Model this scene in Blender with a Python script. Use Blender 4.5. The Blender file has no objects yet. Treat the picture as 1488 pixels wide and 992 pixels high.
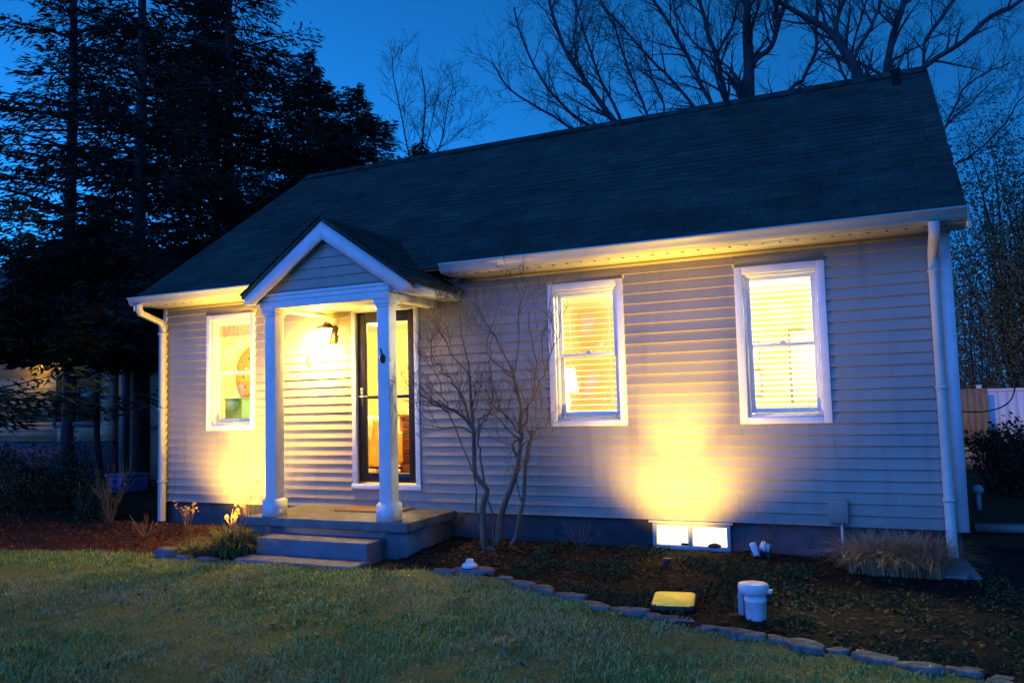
import bpy, math, random
import numpy as np
from mathutils import Vector, Matrix
random.seed(11)
rs = np.random.RandomState(7)
S = bpy.context.scene
COL = S.collection
R = math.radians

# ------------------------------------------------------------------ camera
cd = bpy.data.cameras.new('camera'); cam = bpy.data.objects.new('camera', cd); COL.objects.link(cam)
right = Vector((0.90749098, 0.41924354, -0.02636246)); up = Vector((0.05543507, -0.05731347, 0.99681599))
fwd = Vector((-0.41639774, 0.90606292, 0.07525225))
m = Matrix((right, up, -fwd)).transposed().to_4x4(); m.translation = Vector((8.712, -7.826, 1.1806))
cam.matrix_world = m
cd.sensor_width = 36; cd.lens = 28.2; cd.clip_end = 2000; cd.clip_start = 0.05
S.camera = cam

# ------------------------------------------------------------------ world, dusk sky
W = bpy.data.worlds.new('World'); S.world = W; W.use_nodes = True
nt = W.node_tree; nt.nodes.clear()
sky = nt.nodes.new('ShaderNodeTexSky'); sky.sky_type = 'NISHITA'; sky.sun_disc = False
sky.sun_elevation = R(4); sky.sun_rotation = R(-50); sky.air_density = 1.0; sky.dust_density = 0.4; sky.ozone_density = 3.0
bw = nt.nodes.new('ShaderNodeRGBToBW')
tint = nt.nodes.new('ShaderNodeMix'); tint.data_type = 'RGBA'; tint.blend_type = 'MULTIPLY'; tint.inputs[0].default_value = 1.0
tint.inputs[7].default_value = (0.014, 0.29, 1.0, 1)
bg = nt.nodes.new('ShaderNodeBackground'); bg.inputs[1].default_value = 0.067
wo = nt.nodes.new('ShaderNodeOutputWorld')
nt.links.new(sky.outputs[0], bw.inputs[0]); nt.links.new(bw.outputs[0], tint.inputs[6])
nt.links.new(tint.outputs[2], bg.inputs[0]); nt.links.new(bg.outputs[0], wo.inputs[0])

# blue skylight fill on the house front, a sun lamp added behind the camera
sl = bpy.data.lights.new('sun', 'SUN'); sl.energy = 0.38; sl.angle = R(60); sl.color = (0.065, 0.22, 1.0)
so = bpy.data.objects.new('sun', sl); COL.objects.link(so)
so.rotation_euler = Vector((0.35, 1.0, -0.42)).to_track_quat('-Z', 'Y').to_euler()

vs = S.view_settings
vs.view_transform = 'Standard'; vs.look = 'None'; vs.exposure = 2.8; vs.gamma = 1.0; vs.use_curve_mapping = False
S.cycles.max_bounces = 8; S.cycles.transparent_max_bounces = 12
S.cycles.use_denoising = True; S.cycles.sample_clamp_indirect = 4.0

WARM = (1.0, 0.60, 0.07)
def lamp(name, kind, loc, energy, color=WARM, size=0.05, aim=None, spot=None, blend=1.0, parent=None):
    l = bpy.data.lights.new(name, kind); l.energy = energy; l.color = color
    if kind in ('POINT', 'SPOT'): l.shadow_soft_size = size
    if kind == 'AREA': l.size = size
    if kind == 'SPOT': l.spot_size = R(spot); l.spot_blend = blend
    o = bpy.data.objects.new(name, l); COL.objects.link(o)
    o.location = loc
    if aim is not None:
        o.rotation_euler = (Vector(aim) - Vector(loc)).to_track_quat('-Z', 'Y').to_euler()
    if parent is not None:
        o.parent = parent; o.location = Vector(loc) - wloc(parent)
    return o

# ------------------------------------------------------------------ materials
def mat(name, col, rough=0.6, var=0.15, scale=6.0, bump=0.0, bscale=40.0, col2=None, spec=0.4, stretch=None, metal=0.0):
    M = bpy.data.materials.new(name); M.use_nodes = True
    n = M.node_tree.nodes; L = M.node_tree.links
    b = n['Principled BSDF']; b.inputs['Roughness'].default_value = rough
    b.inputs['Specular IOR Level'].default_value = spec; b.inputs['Metallic'].default_value = metal
    tc = n.new('ShaderNodeTexCoord'); vec = tc.outputs['Object']
    if stretch:
        mp = n.new('ShaderNodeMapping'); mp.inputs['Scale'].default_value = stretch
        L.new(vec, mp.inputs[0]); vec = mp.outputs[0]
    nz = n.new('ShaderNodeTexNoise'); nz.inputs['Scale'].default_value = scale; nz.inputs['Detail'].default_value = 5
    nz.inputs['Roughness'].default_value = 0.65
    L.new(vec, nz.inputs['Vector'])
    rp = n.new('ShaderNodeValToRGB'); L.new(nz.outputs[0], rp.inputs[0])
    c2 = col2 if col2 else tuple(c * (1 - var) for c in col)
    c1 = col if col2 else tuple(min(1, c * (1 + var)) for c in col)
    rp.color_ramp.elements[0].position = 0.32; rp.color_ramp.elements[1].position = 0.68
    rp.color_ramp.elements[0].color = (*c2, 1); rp.color_ramp.elements[1].color = (*c1, 1)
    L.new(rp.outputs[0], b.inputs['Base Color'])
    if bump:
        n2 = n.new('ShaderNodeTexNoise'); n2.inputs['Scale'].default_value = bscale; n2.inputs['Detail'].default_value = 6
        L.new(vec, n2.inputs['Vector'])
        bp = n.new('ShaderNodeBump'); bp.inputs['Strength'].default_value = bump; bp.inputs['Distance'].default_value = 0.02
        L.new(n2.outputs[0], bp.inputs['Height']); L.new(bp.outputs[0], b.inputs['Normal'])
    return M

def emis(name, col, s, col2=None, scale=20):
    M = bpy.data.materials.new(name); M.use_nodes = True
    n = M.node_tree.nodes; L = M.node_tree.links
    b = n['Principled BSDF']; b.inputs['Base Color'].default_value = (*[min(.8, c) for c in col], 1)
    b.inputs['Emission Color'].default_value = (*col, 1); b.inputs['Emission Strength'].default_value = s
    if col2:
        tc = n.new('ShaderNodeTexCoord'); nz = n.new('ShaderNodeTexNoise'); nz.inputs['Scale'].default_value = scale; nz.inputs['Detail'].default_value = 4
        L.new(tc.outputs['Object'], nz.inputs['Vector'])
        rp = n.new('ShaderNodeValToRGB'); L.new(nz.outputs[0], rp.inputs[0])
        rp.color_ramp.elements[0].position = 0.38; rp.color_ramp.elements[1].position = 0.62
        rp.color_ramp.elements[0].color = (*col2, 1); rp.color_ramp.elements[1].color = (*col, 1)
        L.new(rp.outputs[0], b.inputs['Emission Color'])
    return M

def glass(name, gloss=0.07, tintc=(1, 1, 1)):
    M = bpy.data.materials.new(name); M.use_nodes = True
    n = M.node_tree.nodes; L = M.node_tree.links; n.clear()
    t = n.new('ShaderNodeBsdfTransparent'); t.inputs[0].default_value = (*tintc, 1)
    g = n.new('ShaderNodeBsdfGlossy'); g.inputs['Roughness'].default_value = 0.03
    mx = n.new('ShaderNodeMixShader'); mx.inputs[0].default_value = gloss
    o = n.new('ShaderNodeOutputMaterial')
    L.new(t.outputs[0], mx.inputs[1]); L.new(g.outputs[0], mx.inputs[2]); L.new(mx.outputs[0], o.inputs[0])
    return M

def translucent(name, col, amt=0.5):
    M = bpy.data.materials.new(name); M.use_nodes = True
    n = M.node_tree.nodes; L = M.node_tree.links; n.clear()
    d = n.new('ShaderNodeBsdfDiffuse'); d.inputs[0].default_value = (*col, 1)
    t = n.new('ShaderNodeBsdfTranslucent'); t.inputs[0].default_value = (*col, 1)
    tc = n.new('ShaderNodeTexCoord'); nz = n.new('ShaderNodeTexNoise'); nz.inputs['Scale'].default_value = 8
    L.new(tc.outputs['Object'], nz.inputs['Vector'])
    hs = n.new('ShaderNodeHueSaturation'); hs.inputs['Color'].default_value = (*col, 1)
    mr = n.new('ShaderNodeMapRange'); mr.inputs[3].default_value = .85; mr.inputs[4].default_value = 1.1
    L.new(nz.outputs[0], mr.inputs[0]); L.new(mr.outputs[0], hs.inputs['Value'])
    L.new(hs.outputs[0], d.inputs[0]); L.new(hs.outputs[0], t.inputs[0])
    mx = n.new('ShaderNodeMixShader'); mx.inputs[0].default_value = amt
    o = n.new('ShaderNodeOutputMaterial')
    L.new(d.outputs[0], mx.inputs[1]); L.new(t.outputs[0], mx.inputs[2]); L.new(mx.outputs[0], o.inputs[0])
    return M

def leafmat(name, c1, c2, rough=0.8):
    """foliage: colour differs from leaf to leaf (island) and in slow patches"""
    M = bpy.data.materials.new(name); M.use_nodes = True
    n = M.node_tree.nodes; L = M.node_tree.links
    b = n['Principled BSDF']; b.inputs['Roughness'].default_value = rough; b.inputs['Specular IOR Level'].default_value = 0.2
    g = n.new('ShaderNodeNewGeometry')
    nz = n.new('ShaderNodeTexNoise'); nz.inputs['Scale'].default_value = 1.3; nz.inputs['Detail'].default_value = 4
    L.new(g.outputs['Position'], nz.inputs['Vector'])
    ad = n.new('ShaderNodeMath'); ad.operation = 'ADD'
    mu = n.new('ShaderNodeMath'); mu.operation = 'MULTIPLY'; mu.inputs[1].default_value = 0.5
    L.new(g.outputs['Random Per Island'], mu.inputs[0]); L.new(mu.outputs[0], ad.inputs[0]); L.new(nz.outputs[0], ad.inputs[1])
    rp = n.new('ShaderNodeValToRGB'); L.new(ad.outputs[0], rp.inputs[0])
    rp.color_ramp.elements[0].position = 0.45; rp.color_ramp.elements[1].position = 1.0
    rp.color_ramp.elements[0].color = (*c1, 1); rp.color_ramp.elements[1].color = (*c2, 1)
    L.new(rp.outputs[0], b.inputs['Base Color'])
    return M

def lawnmat():
    M = bpy.data.materials.new('lawn_blades'); M.use_nodes = True
    n = M.node_tree.nodes; L = M.node_tree.links
    b = n['Principled BSDF']; b.inputs['Roughness'].default_value = .6; b.inputs['Specular IOR Level'].default_value = 0.25
    g = n.new('ShaderNodeNewGeometry'); rp = n.new('ShaderNodeValToRGB'); L.new(g.outputs['Random Per Island'], rp.inputs[0])
    e = rp.color_ramp.elements; e[0].position = 0; e[0].color = (.14, .25, .045, 1); e[1].position = 1; e[1].color = (.60, .58, .24, 1)
    k = rp.color_ramp.elements.new(.7); k.color = (.27, .42, .09, 1)
    last = rp.outputs[0]
    for sc_i, colr, lo, hi, amt in ((.75, (.50, .42, .18, 1), .46, .64, .85), (2.6, (.05, .14, .03, 1), .52, .70, .7), (6.0, (.46, .36, .18, 1), .58, .72, .6)):
        nz = n.new('ShaderNodeTexNoise'); nz.inputs['Scale'].default_value = sc_i; nz.inputs['Detail'].default_value = 4; L.new(g.outputs['Position'], nz.inputs['Vector'])
        mr = n.new('ShaderNodeMapRange'); mr.inputs[1].default_value = lo; mr.inputs[2].default_value = hi; mr.inputs[4].default_value = amt; L.new(nz.outputs[0], mr.inputs[0])
        mx = n.new('ShaderNodeMix'); mx.data_type = 'RGBA'; mx.inputs[7].default_value = colr; L.new(mr.outputs[0], mx.inputs[0]); L.new(last, mx.inputs[6]); last = mx.outputs[2]
    L.new(last, b.inputs['Base Color']); return M

MS = dict(
    siding=mat('vinyl_siding', (0.345, 0.30, 0.235), 0.55, 0.05, 1.5, 0.05, 60, stretch=(0.4, 1, 3)),
    white=mat('white_trim_paint', (0.74, 0.735, 0.72), 0.55, 0.09, 5, 0.12, 35),
    alu=mat('white_gutter_aluminium', (0.62, 0.58, 0.48), 0.42, 0.07, 2.0, 0.02, 20, stretch=(.5, 1, 3)),
    soffit=mat('soffit_vinyl', (0.62, 0.58, 0.50), 0.55, 0.05, 3),
    hole=mat('dark_vent_slot', (0.02, 0.02, 0.02), 0.9),
    found=mat('painted_foundation', (0.07, 0.065, 0.07), 0.9, 0.3, 4, 0.5, 30),
    concrete=mat('worn_concrete', (0.165, 0.16, 0.15), 0.85, 0.3, 5, 0.35, 60),
    bluecon=mat('blue_lit_concrete', (0.15, 0.16, 0.18), 0.8, 0.18, 5, 0.35, 50),  # bluer copy of the concrete, blue light on the fronts put into its colour
    black=mat('black_door_enamel', (0.018, 0.016, 0.014), 0.35, 0.15, 5),
    steel=mat('brushed_steel', (0.5, 0.5, 0.5), 0.3, 0.08, 20, metal=1.0),
    bronze=mat('dark_bronze', (0.06, 0.045, 0.03), 0.4, 0.2, 10, metal=0.6),
    glass=glass('window_glass', 0.06), dglass=glass('door_glass', 0.04),
    drywall=mat('cream_interior_paint', (0.82, 0.74, 0.36), 0.8, 0.03, 2),
    bedwall=mat('pale_bedroom_paint', (0.40, 0.31, 0.12), 0.8, 0.03, 2),
    ceilp=mat('ceiling_paint', (0.8, 0.77, 0.7), 0.85, 0.03, 2),
    oak=mat('oak_floor', (0.36, 0.2, 0.09), 0.5, 0.25, 4, stretch=(1, 8, 1)),
    wood=mat('reddish_wood', (0.30, 0.11, 0.04), 0.5, 0.3, 5, stretch=(1, 1, 8)),
    orange=mat('orange_upholstery', (0.75, 0.42, 0.05), 0.9, 0.12, 8, 0.2, 200),
    cloth=mat('cream_throw', (0.8, 0.72, 0.5), 0.9, 0.1, 20, 0.3, 150),
    paper=mat('picture_paper', (0.7, 0.62, 0.42), 0.8, 0.25, 9),
    frame=mat('picture_frame_wood', (0.2, 0.12, 0.05), 0.5, 0.2, 10),
    clockface=mat('round_wooden_plate', (0.55, 0.33, 0.08), 0.6, 0.25, 6, stretch=(1, 1, 4)),
    green=mat('green_plastic', (0.10, 0.32, 0.16), 0.5, 0.08, 5),
    sofa=mat('brown_sofa_fabric', (0.33, 0.25, 0.12), 0.95, 0.15, 30, 0.2, 200),
    valance=translucent('grey_valance_fabric', (0.42, 0.38, 0.34), 0.35),
    slat=translucent('white_blind_slat', (0.85, 0.82, 0.70), 0.45),
    shade=emis('lit_lamp_shade', (1.0, 0.72, 0.35), 2.0),
    bulb=emis('warm_bulb', (1.0, 0.7, 0.3), 8.0),
    lglass=emis('lit_lantern_glass', (1.0, 0.72, 0.3), 2.5),
    bwglass=emis('lit_basement_glass', (1.0, 0.86, 0.50), 0.40, (1.0, 0.78, 0.36), 3),
    lens=emis('flood_lens', (0.70, 0.52, 0.06), 0.09, (0.26, 0.18, 0.015), 45),
    coir=mat('coir_mat', (0.30, 0.17, 0.07), 0.95, 0.3, 60, 0.6, 200),
    stone=mat('grey_flagstone', (0.125, 0.135, 0.13), 0.9, 0.6, 12, 0.9, 25),
    rock=mat('purple_grey_rock', (0.13, 0.125, 0.15), 0.9, 0.3, 6, 0.5, 20),
    bucket=mat('white_plastic', (0.72, 0.73, 0.73), 0.45, 0.16, 9),
    greyp=mat('grey_plastic', (0.34, 0.35, 0.36), 0.5, 0.08, 6),
    vinyl=mat('white_vinyl_fence', (0.70, 0.68, 0.68), 0.5, 0.07, 1.5),
    tanwood=mat('weathered_fence_board', (0.22, 0.16, 0.09), 0.85, 0.3, 4, 0.3, 30, stretch=(6, 6, .7)),
    timber=mat('grey_timber', (0.22, 0.20, 0.18), 0.9, 0.3, 6, 0.3, 30),
    cable=mat('black_cable', (0.03, 0.03, 0.03), 0.6),
    nwall=mat('tan_neighbour_siding', (0.34, 0.26, 0.14), 0.8, 0.12, 2),
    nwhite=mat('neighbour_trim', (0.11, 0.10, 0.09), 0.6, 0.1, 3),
    ndark=mat('neighbour_dark_window', (0.10, 0.065, 0.04), 0.3, 0.3, 2),
    nroof=mat('neighbour_roof', (0.06, 0.06, 0.065), 0.9, 0.3, 6),
    bluebin=mat('blue_plastic_bin', (0.12, 0.2, 0.42), 0.5, 0.1, 4),
    bark=mat('conifer_bark', (0.05, 0.042, 0.035), 0.95, 0.3, 8, 0.6, 20, stretch=(1, 1, .3)),
    greybark=mat('bare_tree_bark', (0.045, 0.05, 0.05), 0.95, 0.3, 6, 0.4, 20, stretch=(1, 1, .3)),
    shrubbark=mat('shrub_bark', (0.15, 0.105, 0.065), 0.9, 0.35, 14, 0.4, 40, stretch=(1, 1, .3)),
    needle=leafmat('spruce_needles', (0.010, 0.016, 0.013), (0.035, 0.052, 0.036)),
    needle2=leafmat('low_branch_needles', (0.02, 0.035, 0.018), (0.05, 0.085, 0.035)),
    rtleaf=leafmat('twiggy_leaves', (0.05, 0.06, 0.03), (0.14, 0.14, 0.06)),
    hedge=leafmat('hedge_leaves', (0.01, 0.02, 0.012), (0.04, 0.06, 0.03)),
    grassy=leafmat('tuft_green', (0.06, 0.085, 0.022), (0.25, 0.26, 0.09)),
    tan=leafmat('dry_tan_grass', (0.2, 0.12, 0.06), (0.5, 0.34, 0.17)),
    dry=leafmat('dry_orange_stalk', (0.30, 0.14, 0.04), (0.55, 0.30, 0.09)),
    lawnblade=lawnmat(),
    litter=leafmat('brown_leaf_litter', (0.02, 0.013, 0.008), (0.10, 0.06, 0.032)),
    redchip=leafmat('red_mulch_chips', (0.07, 0.022, 0.013), (0.22, 0.075, 0.04)),
    moss=leafmat('low_ground_cover', (0.010, 0.028, 0.010), (0.035, 0.07, 0.022)),
)

def shingles():
    M = bpy.data.materials.new('asphalt_shingles'); M.use_nodes = True
    n = M.node_tree.nodes; L = M.node_tree.links; b = n['Principled BSDF']; b.inputs['Roughness'].default_value = 0.9
    b.inputs['Specular IOR Level'].default_value = 0.15
    tc = n.new('ShaderNodeTexCoord'); mp = n.new('ShaderNodeMapping')
    mp.inputs['Rotation'].default_value = (-math.atan(0.708), 0, 0)
    L.new(tc.outputs['Object'], mp.inputs[0])
    br = n.new('ShaderNodeTexBrick'); br.inputs['Scale'].default_value = 1.0
    br.inputs['Brick Width'].default_value = 0.32; br.inputs['Row Height'].default_value = 0.14
    br.inputs['Mortar Size'].default_value = 0.006; br.inputs['Bias'].default_value = -0.1
    br.inputs['Color1'].default_value = (0.030, 0.054, 0.042, 1); br.inputs['Color2'].default_value = (0.046, 0.076, 0.060, 1)
    br.inputs['Mortar'].default_value = (0.024, 0.04, 0.033, 1)
    L.new(mp.outputs[0], br.inputs[0])
    nz = n.new('ShaderNodeTexNoise'); nz.inputs['Scale'].default_value = 1.4; nz.inputs['Detail'].default_value = 8; nz.inputs['Roughness'].default_value = .7
    L.new(tc.outputs['Object'], nz.inputs['Vector'])
    mr = n.new('ShaderNodeMapRange'); mr.inputs[1].default_value = .3; mr.inputs[2].default_value = .7; mr.inputs[3].default_value = .55; mr.inputs[4].default_value = 1.35
    L.new(nz.outputs[0], mr.inputs[0])
    mx = n.new('ShaderNodeMix'); mx.data_type = 'RGBA'; mx.blend_type = 'MULTIPLY'; mx.inputs[0].default_value = 1
    L.new(br.outputs[0], mx.inputs[6]); L.new(mr.outputs[0], mx.inputs[7]); L.new(mx.outputs[2], b.inputs['Base Color'])
    bp = n.new('ShaderNodeBump'); bp.inputs['Strength'].default_value = 0.5; bp.inputs['Distance'].default_value = 0.01
    L.new(br.outputs[1], bp.inputs['Height']); bp.invert = True; L.new(bp.outputs[0], b.inputs['Normal'])
    return M
MS['shingle'] = shingles()
def weather(M):
    n = M.node_tree.nodes; L = M.node_tree.links; b = n['Principled BSDF']; src = b.inputs['Base Color'].links[0].from_socket
    g = n.new('ShaderNodeNewGeometry'); sx = n.new('ShaderNodeSeparateXYZ'); L.new(g.outputs['Position'], sx.inputs[0])
    mp = n.new('ShaderNodeMapping'); mp.inputs['Scale'].default_value = (9, 9, .8); L.new(g.outputs['Position'], mp.inputs[0])
    nz = n.new('ShaderNodeTexNoise'); nz.inputs['Scale'].default_value = 1.0; nz.inputs['Detail'].default_value = 6; L.new(mp.outputs[0], nz.inputs['Vector'])
    n2 = n.new('ShaderNodeTexNoise'); n2.inputs['Scale'].default_value = 22; n2.inputs['Detail'].default_value = 6; L.new(g.outputs['Position'], n2.inputs['Vector'])
    mz = n.new('ShaderNodeMapRange'); mz.inputs[1].default_value = .38; mz.inputs[2].default_value = -.02; L.new(sx.outputs[2], mz.inputs[0])
    m2 = n.new('ShaderNodeMath'); m2.operation = 'MULTIPLY'; L.new(mz.outputs[0], m2.inputs[0]); L.new(n2.outputs[0], m2.inputs[1])
    m1 = n.new('ShaderNodeMapRange'); m1.inputs[1].default_value = .52; m1.inputs[2].default_value = .8; m1.inputs[4].default_value = .38; L.new(nz.outputs[0], m1.inputs[0])
    ad = n.new('ShaderNodeMath'); ad.operation = 'ADD'; ad.use_clamp = True; L.new(m1.outputs[0], ad.inputs[0]); L.new(m2.outputs[0], ad.inputs[1])
    mx = n.new('ShaderNodeMix'); mx.data_type = 'RGBA'; mx.inputs[7].default_value = (.17, .15, .115, 1); L.new(ad.outputs[0], mx.inputs[0]); L.new(src, mx.inputs[6]); L.new(mx.outputs[2], b.inputs['Base Color'])
weather(MS['siding'])

def groundmat(name, ca, cb, cc, s1=0.6, s2=14):
    M = bpy.data.materials.new(name); M.use_nodes = True
    n = M.node_tree.nodes; L = M.node_tree.links; b = n['Principled BSDF']; b.inputs['Roughness'].default_value = 0.95
    b.inputs['Specular IOR Level'].default_value = 0.1
    g = n.new('ShaderNodeNewGeometry')
    n1 = n.new('ShaderNodeTexNoise'); n1.inputs['Scale'].default_value = s1; n1.inputs['Detail'].default_value = 6
    n2 = n.new('ShaderNodeTexNoise'); n2.inputs['Scale'].default_value = s2; n2.inputs['Detail'].default_value = 8; n2.inputs['Roughness'].default_value = .75
    L.new(g.outputs['Position'], n1.inputs['Vector']); L.new(g.outputs['Position'], n2.inputs['Vector'])
    r1 = n.new('ShaderNodeValToRGB'); r1.color_ramp.elements[0].position = .35; r1.color_ramp.elements[1].position = .65
    r1.color_ramp.elements[0].color = (*ca, 1); r1.color_ramp.elements[1].color = (*cb, 1); L.new(n1.outputs[0], r1.inputs[0])
    mx = n.new('ShaderNodeMix'); mx.data_type = 'RGBA'; mx.inputs[7].default_value = (*cc, 1)
    mr = n.new('ShaderNodeMapRange'); mr.inputs[1].default_value = .45; mr.inputs[2].default_value = .7
    L.new(n2.outputs[0], mr.inputs[0]); L.new(mr.outputs[0], mx.inputs[0]); L.new(r1.outputs[0], mx.inputs[6])
    L.new(mx.outputs[2], b.inputs['Base Color'])
    bp = n.new('ShaderNodeBump'); bp.inputs['Strength'].default_value = .8; bp.inputs['Distance'].default_value = .03
    L.new(n2.outputs[0], bp.inputs['Height']); L.new(bp.outputs[0], b.inputs['Normal'])
    return M
MS['ground'] = groundmat('far_ground', (.035, .05, .02), (.06, .065, .03), (.03, .025, .015))
MS['lawn'] = groundmat('lawn_soil', (.12, .18, .04), (.26, .26, .08), (.10, .12, .04), 0.9, 30)
MS['bed'] = groundmat('dark_bed_soil', (.008, .009, .006), (.016, .017, .009), (.026, .021, .012), 1.2, 18)
MS['redbed'] = groundmat('red_mulch', (.05, .02, .012), (.03, .02, .012), (.10, .04, .022), 1.2, 22)

# ------------------------------------------------------------------ objects
def wloc(o):
    v = Vector((0, 0, 0))
    while o is not None:
        v = v + Vector(o.location); o = o.parent
    return v

def tag(o, label=None, cat=None, group=None, kind=None):
    if label: o['label'] = label
    if cat: o['category'] = cat
    if group: o['group'] = group
    if kind: o['kind'] = kind
    return o

def thing(name, loc, label, cat, group=None):
    o = bpy.data.objects.new(name, None); COL.objects.link(o); o.location = loc
    o.empty_display_size = 0.2
    return tag(o, label, cat, group)

class MB:
    """collects shapes in world coordinates"""
    def __init__(s): s.v = []; s.f = []; s.n = 0
    def add(s, v, f):
        v = np.asarray(v, float).reshape(-1, 3); s.v.append(v); s.f += [tuple(i + s.n for i in q) for q in f]; s.n += len(v); return s
    def quads(s, V):
        """V (n,4,3)"""
        V = np.asarray(V, float); k = V.shape[1]; n = V.shape[0]
        idx = (np.arange(n * k).reshape(n, k) + s.n).tolist()
        s.v.append(V.reshape(-1, 3)); s.f += idx; s.n += n * k; return s
    def poly(s, pts): return s.add(pts, [tuple(range(len(pts)))])
    def box(s, x0, x1, y0, y1, z0, z1):
        v = [(x, y, z) for z in (z0, z1) for y in (y0, y1) for x in (x0, x1)]
        return s.add(v, [(0, 2, 3, 1), (4, 5, 7, 6), (0, 1, 5, 4), (2, 6, 7, 3), (0, 4, 6, 2), (1, 3, 7, 5)])
    def obox(s, c, ax, ay, az):
        c, ax, ay, az = map(lambda q: np.asarray(q, float), (c, ax, ay, az))
        v = [c + i * ax + j * ay + k * az for k in (-1, 1) for j in (-1, 1) for i in (-1, 1)]
        return s.add(v, [(0, 2, 3, 1), (4, 5, 7, 6), (0, 1, 5, 4), (2, 6, 7, 3), (0, 4, 6, 2), (1, 3, 7, 5)])
    def prism(s, prof, d):
        """closed planar profile swept by vector d"""
        p = np.asarray(prof, float); n = len(p); q = p + np.asarray(d, float)
        f = [tuple(range(n - 1, -1, -1)), tuple(range(n, 2 * n))] + [(i, (i + 1) % n, n + (i + 1) % n, n + i) for i in range(n)]
        return s.add(np.vstack([p, q]), f)
    def tube(s, path, rad, sides=6, cap=True):
        P = np.asarray(path, float); n = len(P); rad = np.broadcast_to(np.asarray(rad, float), (n,))
        T = np.gradient(P, axis=0); T /= (np.linalg.norm(T, axis=1, keepdims=True) + 1e-9)
        a = np.array([0., 0, 1]) if abs(T[0][2]) < 0.9 else np.array([1., 0, 0])
        ang = np.linspace(0, 2 * math.pi, sides, endpoint=False); V = []
        for i in range(n):
            u = np.cross(T[i], a); u /= np.linalg.norm(u) + 1e-9; w = np.cross(T[i], u); a = -np.cross(T[i], w) if False else a
            V.append(P[i] + rad[i] * (np.cos(ang)[:, None] * u + np.sin(ang)[:, None] * w))
        V = np.vstack(V)
        f = [(i * sides + j, i * sides + (j + 1) % sides, (i + 1) * sides + (j + 1) % sides, (i + 1) * sides + j) for i in range(n - 1) for j in range(sides)]
        if cap: f += [tuple(range(sides - 1, -1, -1)), tuple((n - 1) * sides + j for j in range(sides))]
        return s.add(V, f)
    def lathe(s, c, prof, sides=24):
        """prof list of (r, z)"""
        c = np.asarray(c, float); ang = np.linspace(0, 2 * math.pi, sides, endpoint=False); V = []
        for r, z in prof: V += [(c[0] + r * math.cos(t), c[1] + r * math.sin(t), c[2] + z) for t in ang]
        n = len(prof)
        f = [(i * sides + j, i * sides + (j + 1) % sides, (i + 1) * sides + (j + 1) % sides, (i + 1) * sides + j) for i in range(n - 1) for j in range(sides)]
        f += [tuple(range(sides - 1, -1, -1)), tuple((n - 1) * sides + j for j in range(sides))]
        return s.add(V, f)
    def build(s, name, material, parent=None, loc=None, smooth=False, bevel=0.0):
        me = bpy.data.meshes.new(name); V = np.vstack(s.v)
        o = bpy.data.objects.new(name, me)
        base = np.array(wloc(parent)) if parent is not None else np.array(loc if loc is not None else (0, 0, 0))
        V = V - base
        lens = np.array([len(q) for q in s.f], dtype=np.int32); flat = np.array([i for q in s.f for i in q], dtype=np.int32)
        me.vertices.add(len(V)); me.vertices.foreach_set('co', V.astype(np.float32).ravel())
        me.loops.add(len(flat)); me.loops.foreach_set('vertex_index', flat)
        me.polygons.add(len(lens)); st = np.concatenate([[0], np.cumsum(lens)[:-1]]).astype(np.int32)
        me.polygons.foreach_set('loop_start', st); me.polygons.foreach_set('loop_total', lens)
        me.update(calc_edges=True); me.validate()
        me.materials.append(MS[material] if isinstance(material, str) else material)
        if smooth: me.polygons.foreach_set('use_smooth', np.ones(len(me.polygons), bool))
        COL.objects.link(o)
        if parent is not None: o.parent = parent
        else: o.location = base
        if bevel:
            b = o.modifiers.new('bevel', 'BEVEL'); b.width = bevel; b.segments = 2; b.limit_method = 'ANGLE'
        return o

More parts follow.
